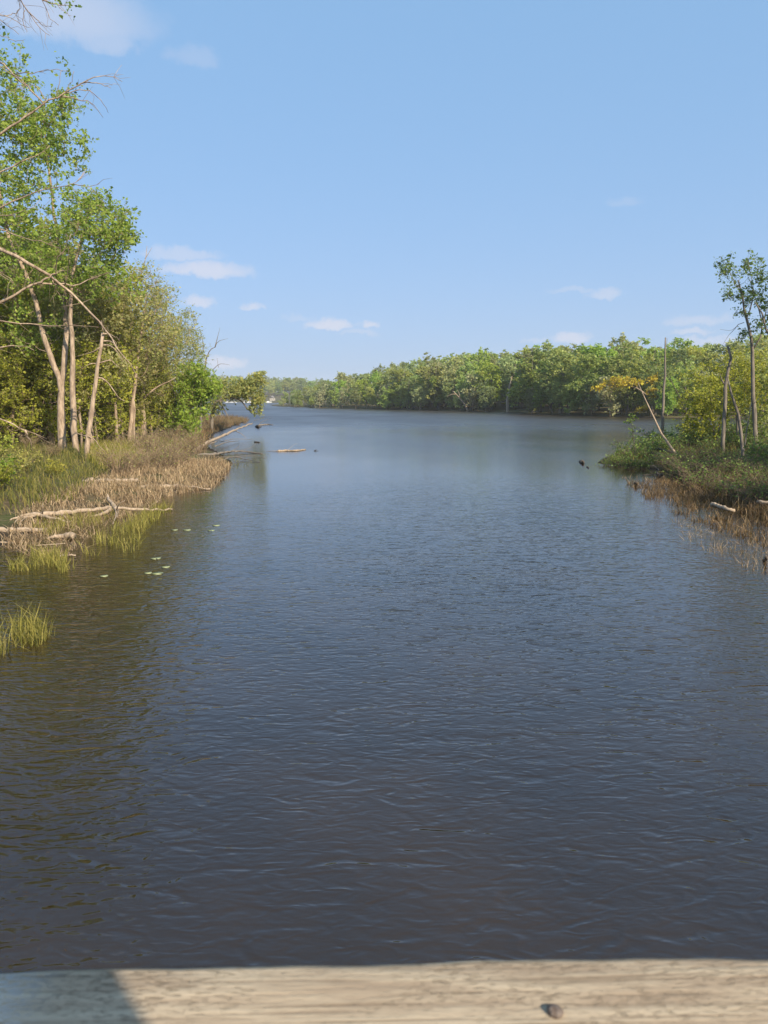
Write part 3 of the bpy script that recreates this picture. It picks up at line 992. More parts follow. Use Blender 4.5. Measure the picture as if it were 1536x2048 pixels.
tree('edge_tree', 'leafy slim tree cut off by the right edge beside the tall sapling', [
    (trunk_path((1580, 48.0), [(1575, 800), (1562, 720), (1536, 665), (1520, 620), (1510, 605)]), rr(.14, .04))],
    [blob(1560, 620, 48, 32, 60, 34, 1.5), blob(1590, 540, 48, 40, 40, 30, 1.5)], M['bark_grey'], M['leaf_sapling'], 42, per=5, leaf=.15, twigs=5, twig_len=.5, tip_r=.006)


def stub(Y, pts, r0):
    def f_(tb, base, rng):
        for q, r_ in zip(pts, r0):
            tb.add(spline(np.array([at(a_, b_, Y) for a_, b_ in q]) - base, 7), np.linspace(r_, .012, 7), 5)
    return f_


Y = 51.0
tree('broken_snag', 'thick grey dead trunk with a crooked broken top on the right bank', [
    (trunk_path((1446, Y), [(1446, 885), (1448, 843), (1450, 800), (1451, 770), (1454, 750), (1458, 732), (1463, 712), (1461, 700), (1455, 692)]), [.15, .135, .12, .115, .095, .06])],
    [], M['bark_grey'], None, 43, extra=stub(Y, [[(1448, 768), (1443, 758), (1441, 752), (1438, 750)], [(1455, 738), (1453, 727)]], [.06, .04]))
Y = 40.5
tree('crossing_trunk', 'slender dead trunk leaning left across the broken snag', [
    (trunk_path((1485, Y), [(1484, 905), (1481, 870), (1479, 839), (1470, 809), (1460, 775), (1454, 750)]), [.10, .085, .085, .075, .055, .03])], [], M['bark_grey'], None, 44)
Y = 43.0
tree('thin_sapling', 'thin bare stem rising between the crossing trunk and the sapling', [(trunk_path((1487, Y), [(1489, 890), (1493, 858), (1499, 825), (1503, 805)]), rr(.05, .02))],
     [], M['bark_grey'], None, 45, extra=stub(Y, [[(1503, 812), (1515, 800), (1525, 790)]], [.02]))
Y = 57.0
tree('standing_snag', 'straight bare dead trunk standing beside the leaning pole', [(trunk_path((1322, Y), [(1324, 855), (1326, 815), (1329, 750), (1331, 705), (1331, 675)]), rr(.135, .045))],
     [], M['bark_grey'], None, 46, extra=stub(Y, [[(1328, 760), (1325, 752)], [(1332, 690), (1334, 683), (1334, 676)]], [.03, .015]))
Y = 46.0
tree('leaning_pole', 'pale thin dead trunk leaning left over the shrubby point', [
    (np.array([at(1367, 925, Y), at(1344, 895, Y + .3), at(1318, 856, Y + .6), at(1303, 823, Y + .9), at(1284, 784, Y + 1.2), at(1276, 765, Y + 1.4)]), rr(.10, .012, 5))], [], M['dead_wood'], None, 47)
Y = 60.0
tree('bent_thin_trunk', 'thin dark trunk leaning left behind the yellow-green tree', [(trunk_path((1382, Y), [(1376, 845), (1370, 822), (1358, 790), (1340, 757)]), rr(.09, .02))], [], M['bark_dark'], None, 48)
Y = 55.0
tree('yellow_green_tree', 'low tree with bright yellow-green leaves left of the broken snag', [
    (trunk_path((1428, Y), [(1427, 870), (1424, 820), (1420, 770)]), rr(.08, .02)), (trunk_path((1433, Y), [(1436, 880), (1440, 840), (1445, 790)]), rr(.06, .02))],
    [blob(1395, 810, Y, 36, 32, 40, 1.8), blob(1425, 830, Y, 26, 30, 30, 1.5), blob(1385, 855, Y, 25, 16, 16, 1.2), blob(1430, 860, Y, 18, 12, 8, 1), blob(1435, 780, Y, 40, 34, 36, 2)],
    M['bark_grey'], M['leaf_yellow_green'], 49, per=8, leaf=.13, twigs=6, twig_len=.55, tip_r=.006)
Y = 63.0
tree('broad_leafy_tree', 'broad yellow-green tree filling the background behind the broken snag', [(trunk_path((1475, Y), [(1475, 850), (1470, 790), (1465, 740)]), rr(.14, .03))],
     [blob(1420, 765, Y, 55, 45, 56, 3), blob(1490, 745, Y, 55, 45, 66, 3), blob(1540, 780, Y, 45, 65, 60, 3), blob(1480, 800, Y, 50, 32, 44, 3)],
     M['bark_grey'], M['leaf_yellow_green'], 50, per=9, leaf=.14, twigs=6, twig_len=.8)
Y = 52.0
tree('right_edge_thicket_tree', 'dull green leafy tree at the right edge below the sapling crown', [(trunk_path((1545, Y), [(1545, 850), (1540, 790)]), rr(.11, .03))],
     [blob(1540, 840, Y, 40, 55, 50, 2), blob(1560, 760, Y, 45, 60, 50, 2)], M['bark_grey'], M['leaf_wood'], 51, per=8, leaf=.13, twigs=6, twig_len=.6)
Y = 47.0
tree('sparse_twig_tree', 'tiny sparse sapling standing in the shrubs of the right point', [(trunk_path((1272, Y), [(1269, 895), (1267, 870), (1263, 848), (1260, 835)]), rr(.035, .008))],
     [blob(1264, 842, Y, 8, 10, 7, .3), blob(1268, 870, Y, 8, 18, 6, .3)], M['bark_dark'], M['leaf_sapling'], 52, per=3, leaf=.11, twigs=4, twig_len=.28, tip_r=.005)


# ------------------------------------------------------------------ woodland trees behind, copied from a few grown ones
def proto_tree(name, label, cat, group, h, cr, n, seed, bark, leafm, per, leaf, twigs=6, twig_len=.9, low=0.25, tip=.01):
    rng = np.random.default_rng(seed)
    tr = np.array([[0, 0, -.3], [rng.normal(0, .15), rng.normal(0, .15), h * .3], [rng.normal(0, .3), rng.normal(0, .3), h * .6], [rng.normal(0, .4), rng.normal(0, .4), h * .9]])
    bl = [((0, 0, h * (.5 + low * .3)), (cr * .8, cr * .8, h * (.5 - low * .3)), int(n * .45))]
    for q in range(7):
        a_ = rng.uniform(0, 6.28)
        rr_ = rng.uniform(.35, .75) * cr
        s_ = rng.uniform(.3, .5) * cr
        bl.append(((math.cos(a_) * rr_, math.sin(a_) * rr_, h * rng.uniform(low + .1, .85)), (s_, s_, s_ * 1.1), int(n * .08)))
    return tree(name, label, [(tr, rr(h * .013, .03))], bl, bark, leafm, seed, per=per, leaf=leaf, twigs=twigs, twig_len=twig_len, tip_r=tip, cat=cat, group=group)


GL = 'woodland trees behind the left bank'
LL = 'leafy green tree in the dense woods behind the left bank'
prl = [proto_tree('woodland_tree', LL, 'tree', GL, 15, 4.2, 170, 60 + i, M['bark_tan'], M['leaf_wood'], 9, .20, 6, 1.0, lo) for i, lo in enumerate((.12, .3, .05))]
rng = np.random.default_rng(8)
spots = []
for Y, pxs, hh in [(57, (-90, -20, 45, 105, 190), (17, 16, 15, 15, 13)), (63, (-60, 10, 75, 150, 215, 262), (19, 18, 18, 17, 14, 12)), (72, (-80, 30, 120, 195, 250, 305), (20, 20, 19, 16, 13, 9.5)),
                   (84, (60, 160, 230, 285, 330), (20, 19, 14, 11, 9)), (100, (200, 270, 320, 365, 395), (16, 13, 10.5, 9, 7.5))]:
    for px, h in zip(pxs, hh):
        q = at(px + rng.uniform(-8, 8), 880, Y + rng.uniform(-2, 2))
        spots.append((q[0], q[1], h * rng.uniform(.93, 1.05)))
us = proto_tree('understory_tree', 'low yellow-green tree filling the gaps between the pale trunks', 'tree', 'understory trees of the left bank', 6, 2.6, 110, 66, M['bark_tan'], M['leaf_yellow_green'], 12, .105, 6, .7, 0.0, .006)
for i, (px, Y, h) in enumerate([(-25, 54, 7), (25, 55, 8.5), (78, 56, 9), (100, 58, 6.5), (162, 55, 8), (196, 57, 9), (214, 61, 7), (246, 64, 7), (275, 68, 8), (305, 70, 7), (330, 74, 6.5), (50, 60, 11), (135, 60, 11), (225, 66, 10), (0, 62, 12)]):
    q = at(px, 880, Y)
    pz = (q[0], q[1], zat(q[0], q[1]))
    if i == 0:
        us.location = pz
        us.scale = (h / 6,) * 3
    else:
        dup(us, pz, rng.uniform(0, 6.28), h / 6)
# the bank goes on towards the bridge outside the frame
for x_, y_, h in [(-17, 12, 13), (-22, 19, 14), (-21, 3, 15), (-30, 8, 15), (-39, 58, 17), (-46, 52, 18), (-43, 72, 18), (-52, 66, 19), (-40, 44, 15), (-50, 40, 17), (-60, 80, 19), (-47, 88, 18), (-62, 58, 18), (-36, 92, 17)]:
    spots.append((x_, y_, h))
for i, (x_, y_, h) in enumerate(spots):
    pz = (x_, y_, zat(x_, y_))
    s_ = h / 15
    if i < 3:
        o = prl[i]
        o.location = pz
        o.rotation_euler = (0, 0, rng.uniform(0, 6.28))
        o.scale = (s_, s_, s_)
    else:
        dup(prl[i % 3], pz, rng.uniform(0, 6.28), (s_ * rng.uniform(.85, 1.1),) * 2 + (s_,))
for i, (x_, y_, h) in enumerate([(23, 30, 9), (27, 38, 11), (21, 20, 10), (26, 10, 13), (32, 24, 13), (21, 0, 12), (36, 46, 11), (33, 52, 10), (40, 60, 10), (26, 30, 12), (30, 34, 13), (28, 23, 13)]):
    dup(prl[i % 3], (x_, y_, zat(x_, y_)), rng.uniform(0, 6.28), h / 15, 'leafy tree in the dense woods along the right bank')['group'] = 'woodland trees along the right bank'

# ------------------------------------------------------------------ far wood across the lake
GF = 'trees of the far wood'
LF = 'round leafy tree in the wooded hill across the lake'
prf = [proto_tree('far_tree', LF, 'tree', GF, 14, 4.6, 170, 80 + i, M['bark_grey'], M['leaf_far'], 12, .31, 6, .85, lo, .02) for i, lo in enumerate((.05, .15, .25, .0, .1))]
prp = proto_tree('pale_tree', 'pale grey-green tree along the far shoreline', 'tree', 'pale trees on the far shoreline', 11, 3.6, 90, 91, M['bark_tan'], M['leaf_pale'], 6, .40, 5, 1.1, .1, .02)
shore = [np.array(G2(*q)) for q in [(1760, 838.5), (1536, 838), (1340, 836.5), (1240, 834), (1150, 831.5), (1060, 829), (1000, 824), (900, 822.5), (800, 820), (700, 817.5), (640, 816), (590, 814.5), (550, 812.5)]]
sh_seg = np.array(shore)
cum = np.concatenate([[0], np.cumsum(np.linalg.norm(np.diff(sh_seg, axis=0), axis=1))])
rng = np.random.default_rng(21)
far = []
for row, (off, sp_, hmin, hmax) in enumerate([(3.5, 6.0, 6, 11), (10, 6.5, 11, 15), (19, 7.5, 13, 16.5), (31, 9, 14, 17), (46, 10, 14, 17), (64, 12, 13, 16), (88, 14, 13, 16), (116, 16, 12, 16)]):
    s_ = rng.uniform(0, 4)
    while s_ < cum[-1]:
        x0 = np.array([np.interp(s_, cum, sh_seg[:, 0]), np.interp(s_, cum, sh_seg[:, 1])])
        d_ = x0 / np.linalg.norm(x0)
        q = x0 + np.array([0.35, 0.94]) * off + rng.normal(0, 1.6, 2)
        pxx = CX + F * q[0] / q[1]
        taper = np.interp(pxx, [540, 600, 660, 720, 800, 870, 1000, 1500], [.45, .55, .74, .90, 1.06, 1.16, 1.16, 1.0])
        vis = 520 < pxx < 1640
        if vis and not (row >= 4 and pxx < 690) and not (row == 0 and 985 < pxx < 1048) and not (row == 1 and 1000 < pxx < 1034):
            far.append((q[0], q[1], rng.uniform(hmin, hmax) * taper * (1.0 if row else 1.0), row))
        s_ += sp_ * rng.uniform(.75, 1.3) * (1 + 0.6 * (cum[-1] > 0) * (np.linalg.norm(x0) > 280))
first = {}
print('far trees', len(far))
for i, (x_, y_, h, row) in enumerate(far):
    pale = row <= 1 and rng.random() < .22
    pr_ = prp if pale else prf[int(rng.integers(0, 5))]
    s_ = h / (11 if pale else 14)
    sc = (s_ * rng.uniform(.9, 1.25),) * 2 + (s_,)
    pz = (x_, y_, zat(x_, y_) - .2)
    if pr_.name not in first:
        first[pr_.name] = 1
        pr_.location = pz
        pr_.scale = sc
        pr_.rotation_euler = (0, 0, rng.uniform(0, 6.28))
    else:
        dup(pr_, pz, rng.uniform(0, 6.28), sc)
# the hazy shore at the far left end of the lake
GH = 'trees of the farthest shore'
rng = np.random.default_rng(22)
nfar = 0
for Y, z0, z1, h in [(760, 400, 520, 14), (900, 380, 640, 17), (960, 380, 660, 19), (1040, 370, 690, 21), (1140, 380, 700, 22)]:
    px = z0
    while px < z1:
        q = at(px, 805, Y + rng.uniform(-25, 25))
        if poly_sd(far_land, np.array([q[0]]), np.array([q[1]]))[0] > 3:
            hh = h * rng.uniform(.85, 1.15) * np.interp(px, [400, 560, 620, 700], [1.15, 1.0, .8, .6])
            o = dup(prf[int(rng.integers(0, 5))], (q[0], q[1], zat(q[0], q[1])), rng.uniform(0, 6.28), (hh / 14 * 1.25, hh / 14 * 1.25, hh / 14), 'hazy green tree on the farthest shore at the left end of the lake')
            o['group'] = GH
            nfar += 1
        px += rng.uniform(.7, 1.3) * 15
print('farthest', nfar)
# single far trees that stand out
Y = 335.0
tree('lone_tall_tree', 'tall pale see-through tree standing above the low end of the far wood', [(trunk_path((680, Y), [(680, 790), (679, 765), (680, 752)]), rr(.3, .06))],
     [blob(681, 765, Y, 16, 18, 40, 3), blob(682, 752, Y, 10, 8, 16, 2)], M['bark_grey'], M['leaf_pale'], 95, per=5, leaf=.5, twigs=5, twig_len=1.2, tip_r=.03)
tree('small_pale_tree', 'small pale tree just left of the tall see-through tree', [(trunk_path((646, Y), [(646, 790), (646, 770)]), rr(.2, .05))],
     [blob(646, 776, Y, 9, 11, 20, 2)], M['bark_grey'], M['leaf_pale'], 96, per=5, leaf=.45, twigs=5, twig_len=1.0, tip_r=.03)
Y = 222.0
tree('far_snag', 'tan dead trunk standing at the waterline of the far wood', [(trunk_path((1014, Y), [(1015, 805), (1018, 780), (1021, 765), (1024, 752)]), [.55, .45, .4, .25, .06])], [], M['dead_wood'], None, 97,
     extra=stub(Y, [[(1020, 770), (1024, 762), (1026, 755)], [(1018, 778), (1015, 772), (1013, 766)]], [.14, .1]))
Y = 243.0
tree('fallen_far_tree', 'pale dead leaning tree with bare branches on the far shore', [(trunk_path((935, Y), [(930, 810), (922, 800), (912, 788), (905, 782)]), rr(.3, .08))], [], M['dead_wood'], None, 98,
     extra=stub(Y, [[(920, 797), (918, 786), (914, 778)], [(912, 788), (902, 789), (892, 795)], [(926, 805), (934, 795), (938, 786)]], [.16, .14, .12]))
Y = 128.0
q = at(1255, 830, 172)
Y = 166.0
tree('golden_tree', 'golden-yellow leafed tree leaning out from the far right shore', [
    (trunk_path((1305, Y), [(1300, 800), (1280, 780), (1250, 768)]), rr(.25, .06)), (trunk_path((1300, Y), [(1296, 810), (1290, 795)]), rr(.15, .05))],
    [blob(1250, 765, Y, 38, 7, 34, 2.5), blob(1222, 768, Y, 28, 6, 16, 2), blob(1240, 758, Y, 20, 5, 10, 2), blob(1302, 790, Y, 10, 14, 16, 1.5), blob(1285, 818, Y, 16, 4, 12, 1.5), blob(1200, 777, Y, 16, 3, 8, 1), blob(1305, 760, Y, 12, 10, 10, 1.5)],
    M['bark_tan'], M['leaf_gold'], 99, per=6, leaf=.33, twigs=5, twig_len=.7, tip_r=.015)


# ------------------------------------------------------------------ reeds and grass (uncountable)
def scatter(poly_px, n, rng, clump=0.0, z=0.0):
    """random ground points inside an outline given where it meets the water"""
    P2 = np.array([G2(*q) for q in poly_px])
    lo, hi = P2.min(0), P2.max(0)
    out_ = np.zeros((0, 2))
    while len(out_) < n:
        q = rng.uniform(lo, hi, (n * 3, 2))
        if clump:
            s_ = np.sin(q[:, 0] * 2.1 + 1.7 * np.sin(q[:, 1] * 1.3)) * np.sin(q[:, 1] * 1.7 + 1.1 * np.sin(q[:, 0] * 1.9)) + .5 * np.sin(q[:, 0] * 5.3 + q[:, 1] * 4.1)
            q = q[s_ > clump - 1 + rng.normal(0, .25, len(q))]
        q = q[poly_sd(P2, q[:, 0], q[:, 1]) > 0]
        out_ = np.vstack([out_, q])
    out_ = out_[:n]
    zz = np.maximum(land_height(out_[:, 0], out_[:, 1]), -0.25)
    return np.column_stack([out_, zz])


def blades(name, label, pts, h, wd, mat, rng, lean=0.25, bend=0.3, broken=0.0):
    n = len(pts)
    H = h * np.exp(np.clip(rng.normal(0, .3, n), -.7, .45))
    wz = np.maximum(0, -pts[:, 2])                       # the part under water
    H = H + wz
    a_ = rng.uniform(0, 2 * math.pi, n)
    d = np.column_stack([np.cos(a_), np.sin(a_), np.zeros(n)])
    f_ = rng.uniform(0, math.pi, n)
    s_ = np.column_stack([np.cos(f_), np.sin(f_), np.zeros(n)]) * (wd * rng.uniform(.6, 1.4, n))[:, None] * .5
    ln = (np.abs(rng.normal(0, lean, n)) * H)[:, None]
    bd = (np.abs(rng.normal(0, bend, n)) * H)[:, None]
    up = np.zeros((n, 3)); up[:, 2] = H
    mid = pts + up * .55 + d * ln * .55
    tip = pts + up * (1 - .25 * np.minimum(1, bd / H[:, None])) + d * (ln + bd)
    if broken:
        k_ = rng.random(n) < broken
        tip[k_] = mid[k_] + d[k_] * H[k_, None] * .5 - up[k_] * rng.uniform(.05, .45, k_.sum())[:, None]
    V = np.stack([pts - s_, pts + s_, mid + s_ * .8, mid - s_ * .8, tip], 1).reshape(-1, 3)
    b = np.arange(n)[:, None] * 5
    tt = rng.random(n)
    me = mesh_np(name, V, [b + [0, 1, 2, 3], b + [3, 2, 4]], mat, np.concatenate([tt, tt]))
    return tag(link(name, me), label, name.split('_')[-1], kind='stuff')


rng = np.random.default_rng(101)
A_ = scatter([(180, 1000), (215, 968), (330, 938), (390, 930), (435, 925), (462, 935), (445, 958), (425, 978), (350, 990), (260, 1012)], 6500, rng, .5)
blades('dead_reeds', 'tan dead reeds matted along the left waterline', A_, .36, .024, M['reed_tan'], rng, .4, .35, .45)
B_ = scatter([(0, 1095), (40, 1030), (150, 990), (220, 965), (330, 985), (300, 1020), (210, 1050), (180, 1085), (120, 1118), (30, 1125)], 6500, rng, .5)
blades('brown_reeds', 'low brown dead stalks among the logs of the left shallows', B_, .22, .022, M['reed_tan'], rng, .6, .4, .5)
C_ = np.vstack([scatter([(165, 1112), (190, 1070), (260, 1040), (330, 1012), (345, 1022), (300, 1050), (280, 1078), (282, 1102), (220, 1114)], 750, rng, .9),
                scatter([(15, 1143), (60, 1112), (130, 1116), (170, 1127), (130, 1146)], 420, rng, .7), scatter([(60, 1060), (160, 1035), (240, 1030), (200, 1050), (100, 1075)], 500, rng, .8)])
blades('yellow_grass', 'yellow-green grass standing in the left shallows', C_, .34, .018, M['grass_yellow'], rng, .2, .25, .1)
E_ = scatter([(-70, 1330), (0, 1320), (25, 1298), (80, 1292), (108, 1268), (70, 1255), (0, 1262), (-80, 1275)], 560, rng, .7)
blades('water_grass', 'clump of yellow-green water grass at the left edge, nearest the bridge', E_, .44, .013, M['grass_yellow'], rng, .2, .3, .2)
F_ = scatter([(-120, 1075), (0, 1050), (60, 1030), (150, 1010), (200, 975), (330, 935), (400, 905), (380, 885), (200, 890), (-120, 900)], 14000, rng, .35)
blades('bank_grass', 'olive green grass covering the left bank', F_, .42, .03, M['grass_green'], rng, .3, .35, .1)
G_ = scatter([(170, 935), (185, 915), (260, 905), (300, 915), (275, 940), (200, 955)], 3000, rng)
blades('sunlit_grass', 'bright yellow-green grass below the bent dead trunk', G_, .60, .035, M['grass_yellow'], rng, .2, .3)  # patch in the yellow-green blade colour
H_ = np.vstack([scatter([(410, 905), (420, 870), (465, 852), (500, 841), (470, 838), (400, 840), (380, 870)], 3500, rng, .2), np.zeros((0, 3))])
H2 = scatter([(430, 935), (440, 905), (500, 912), (540, 905), (545, 918), (490, 940)], 420, rng, .9)
blades('shallow_grass', 'thin olive grass in the water around the sunken branches', H2, .13, .02, M['grass_green'], rng, .4, .3, .2)
blades('marsh_grass', 'brown marsh grass at the tip of the left bank', H_, .70, .045, M['reed_brown'], rng, .3, .3, .2)
J_ = scatter([(1255, 968), (1330, 958), (1400, 985), (1536, 1030), (1620, 1050), (1640, 1120), (1500, 1085), (1390, 1045), (1300, 1005)], 4300, rng, 1.0)
blades('cattail_stubs', 'brown dead cattail stalks in the shallows of the right bank', J_, .25, .022, M['reed_brown'], rng, .3, .3, .4)
K_ = np.vstack([scatter([(1340, 1035), (1400, 1055), (1640, 1120), (1640, 1190), (1460, 1125), (1385, 1085)], 1100, rng, .9), scatter([(1240, 955), (1330, 950), (1340, 975), (1270, 985)], 160, rng, .9)])
blades('sparse_stalks', 'sparse thin stalks poking out of the water off the right reeds', K_, .17, .013, M['reed_tan'], rng, .35, .25, .3)
L_ = scatter([(1200, 925), (1265, 933), (1325, 940), (1370, 965), (1440, 1000), (1640, 1055), (1700, 900), (1420, 876), (1340, 890), (1265, 905)], 9000, rng, .3)
blades('tangled_grass', 'tangled olive grass covering the right bank', L_, .42, .03, M['grass_green'], rng, .4, .4, .2)
L2 = scatter([(1360, 985), (1400, 965), (1600, 985), (1640, 1060), (1500, 1030)], 2600, rng, .4)
blades('tangled_stalks', 'dead brown stalks tangled at the foot of the right bank', L2, .55, .024, M['reed_brown'], rng, .6, .5, .5)


# ------------------------------------------------------------------ shrubs
def shrub(name, label, group, seed, h, spread_, stems, stem_mat, leafm=None, per=0, leaf=.08, side=3):
    rng = np.random.default_rng(seed)
    tb = Tubes()
    pts = []
    for i in range(stems):
        a_ = rng.uniform(0, 6.283)
        L = h * rng.uniform(.55, 1.1)
        o_ = rng.uniform(0, .35) * spread_
        b0 = np.array([math.cos(a_) * o_, math.sin(a_) * o_, -.1])
        a2 = a_ + rng.normal(0, .7)
        out_ = np.array([math.cos(a2), math.sin(a2), 0]) * spread_ * rng.uniform(.2, 1.0)
        p1 = b0 + out_ * .35 + [0, 0, L * .55]
        p2 = b0 + out_ * rng.uniform(.8, 1.1) + [0, 0, L * rng.uniform(.75, 1.0)]
        c_ = spline([b0, p1, p2], 5) + rng.normal(0, .03, (5, 3))
        tb.add(c_, np.linspace(.013, .004, 5), 3, False)
        for q in range(side):
            k_ = rng.integers(2, 5)
            d = rng.normal(0, 1, 3) + [0, 0, .5]
            d *= rng.uniform(.15, .45) * h * .6 / np.linalg.norm(d)
            tb.add(np.array([c_[k_], c_[k_] + d * .6 + rng.normal(0, .02, 3), c_[k_] + d]), [.006, .005, .003], 3, False)
            for _ in range(per):
                pts.append(c_[k_] + d * rng.uniform(.2, 1.05) + rng.normal(0, .05, 3))
    root = thing(name, label, 'shrub', (0, 0, 0), group)
    link('stems', tb.mesh('stems', stem_mat), root)
    if leafm is not None and pts:
        link('foliage', leaves_mesh('foliage', np.array(pts), leaf, leafm, rng), root)
    return root


placed = set()


def place(protos, spots_, seed, label=None, group=None, lo=.8, hi=1.25):
    rng = np.random.default_rng(seed)
    for i, q in enumerate(spots_):
        g_ = gnd(q[0], q[1], .3)
        s_ = rng.uniform(lo, hi) * (q[2] if len(q) > 2 else 1.0)
        pr_ = protos[i % len(protos)]
        z_ = max(zat(g_[0], g_[1]), -.1)
        if pr_.name not in placed:
            placed.add(pr_.name)
            pr_.location = (g_[0], g_[1], z_)
            pr_.scale = (s_, s_, s_)
        else:
            o = dup(pr_, (g_[0], g_[1], z_), rng.uniform(0, 6.28), s_, label)
            if group:
                o['group'] = group


bs = [shrub('bare_shrub', 'twiggy brown bare shrub in the thicket of the left bank', 'bare shrubs on the left bank', 200 + i, 1.5, 1.1, 70, M['twig_tan'], M['leaf_olive'], 1, .05) for i in range(2)]
gs = [shrub('green_shrub', 'low leafy green shrub under the trees of the left bank', 'green shrubs on the left bank', 210 + i, 1.5, 1.2, 50, M['twig_brown'], M['leaf_wood'], 9, .11) for i in range(2)]
rs = [shrub('point_shrub', 'low green twiggy shrub on the point of the right bank', 'shrubs on the right point', 220 + i, 1.1, 1.0, 50, M['twig_brown'], M['leaf_sapling'], 4, .09) for i in range(2)]
ds = [shrub('bramble', 'dark tangled bramble at the foot of the right bank', 'brambles on the right bank', 230 + i, 1.0, 1.1, 80, M['twig_brown'], M['leaf_sapling'], 2, .06) for i in range(2)]
place(bs, [(255, 905), (290, 915), (320, 905), (345, 915), (370, 905), (300, 935), (335, 940), (270, 945), (365, 930), (310, 888), (280, 890), (345, 885), (400, 905), (240, 955), (385, 890),
           (60, 905, .9), (30, 895, .9), (85, 900, .9), (110, 920, .7), (410, 862, 1.0), (440, 856, 1.0), (455, 850, 1.0), (475, 846, .9), (425, 850, 1.1), (400, 855, 1.1), (490, 843, .8), (360, 870)], 1)
place(gs, [(-30, 900, 1.3), (10, 890, 1.4), (50, 885, 1.5), (85, 880, 1.6), (200, 885, 1.3), (225, 880, 1.5), (250, 872, 1.4), (300, 870, 1.4), (330, 866, 1.3), (355, 862, 1.3), (380, 862, 1.1), (20, 870, 2.0), (70, 866, 2.0), (110, 864, 2.0),
           (150, 864, 2.0), (190, 862, 2.0), (220, 858, 2.0), (260, 856, 1.9), (300, 854, 1.9), (330, 852, 1.7), (-20, 935), (15, 970, .6), (40, 955, .7), (-20, 990, .8), (110, 960, .5), (345, 848, 1.8), (395, 848, 1.3),
           (0, 856, 2.8), (60, 854, 2.8), (120, 853, 2.8), (180, 852, 2.6), (240, 850, 2.5), (290, 847, 2.3)], 2)
place(rs, [(1215, 921, .6), (1235, 920, .8), (1255, 918), (1275, 915, 1.1), (1295, 912, 1.2), (1315, 908, 1.2), (1335, 905, 1.1), (1285, 928, .8), (1260, 928, .7), (1320, 925, .8), (1310, 896, 1.2), (1290, 900, 1.1),
           (1350, 895, 1.2), (1375, 900, 1.2), (1400, 895, 1.3), (1425, 905, 1.2), (1460, 900, 1.3), (1490, 905, 1.2), (1515, 915, 1.3), (1535, 930, 1.3), (1550, 950, 1.2), (1520, 885, 1.6), (1470, 882, 1.5), (1430, 880, 1.4), (1385, 884, 1.3)], 3)
place(ds, [(1345, 930), (1370, 940), (1390, 950), (1415, 945), (1440, 955), (1465, 950), (1490, 960), (1510, 970), (1530, 975), (1400, 970), (1440, 980), (1480, 990), (1520, 1000), (1350, 945, .8), (1420, 925), (1455, 930), (1550, 1000), (1385, 925), (1500, 940)], 4)
# bright leafy bush cut by the left frame edge
rng = np.random.default_rng(240)
o = shrub('bright_bush', 'small bright green leafy bush at the left edge of the frame', None, 241, 1.3, 1.0, 30, M['twig_brown'], M['leaf_bright'], 9, .13)
g_ = gnd(-15, 985, .3)
o.location = (g_[0], g_[1], zat(g_[0], g_[1]))


# ------------------------------------------------------------------ fallen timber
def timber(name, label, limbs, mat, seed, cat='log', rough=.07):
    """limbs: (pixels where it lies [(px, py, height)...], radius start, radius end)"""
    rng = np.random.default_rng(seed)
    root = None
    tb = Tubes()
    base = None
    parts = []
    for i, (pts, r0, r1) in enumerate(limbs):
        w_ = np.array([gnd(a_, b_, h_) for a_, b_, h_ in pts])
        if base is None:
            base = w_[0] * [1, 1, 0]
        n = max(8, len(pts) * 5)
        c_ = spline(w_ - base, n)
        c_[1:-1] += rng.normal(0, min(r0 * .18, .03), (n - 2, 3))
        rad = np.linspace(r0, r1, n) * (1 + rng.normal(0, .06, n))
        if i == 0:
            tb.add(c_, rad, 10, True, rough, rng)
        else:
            parts.append((c_, rad))
    if parts:
        root = thing(name, label, cat, base)
        link('main_stem', tb.mesh('main_stem', mat), root)
        for c_, rad in parts:
            t2 = Tubes()
            t2.add(c_, rad, 7 if rad[0] > .03 else 4, True, rough * .6, rng)
            link('branch', t2.mesh('branch', mat), root)
    else:
        root = tag(link(name, tb.mesh(name, mat), None, base), label, cat)
    return root


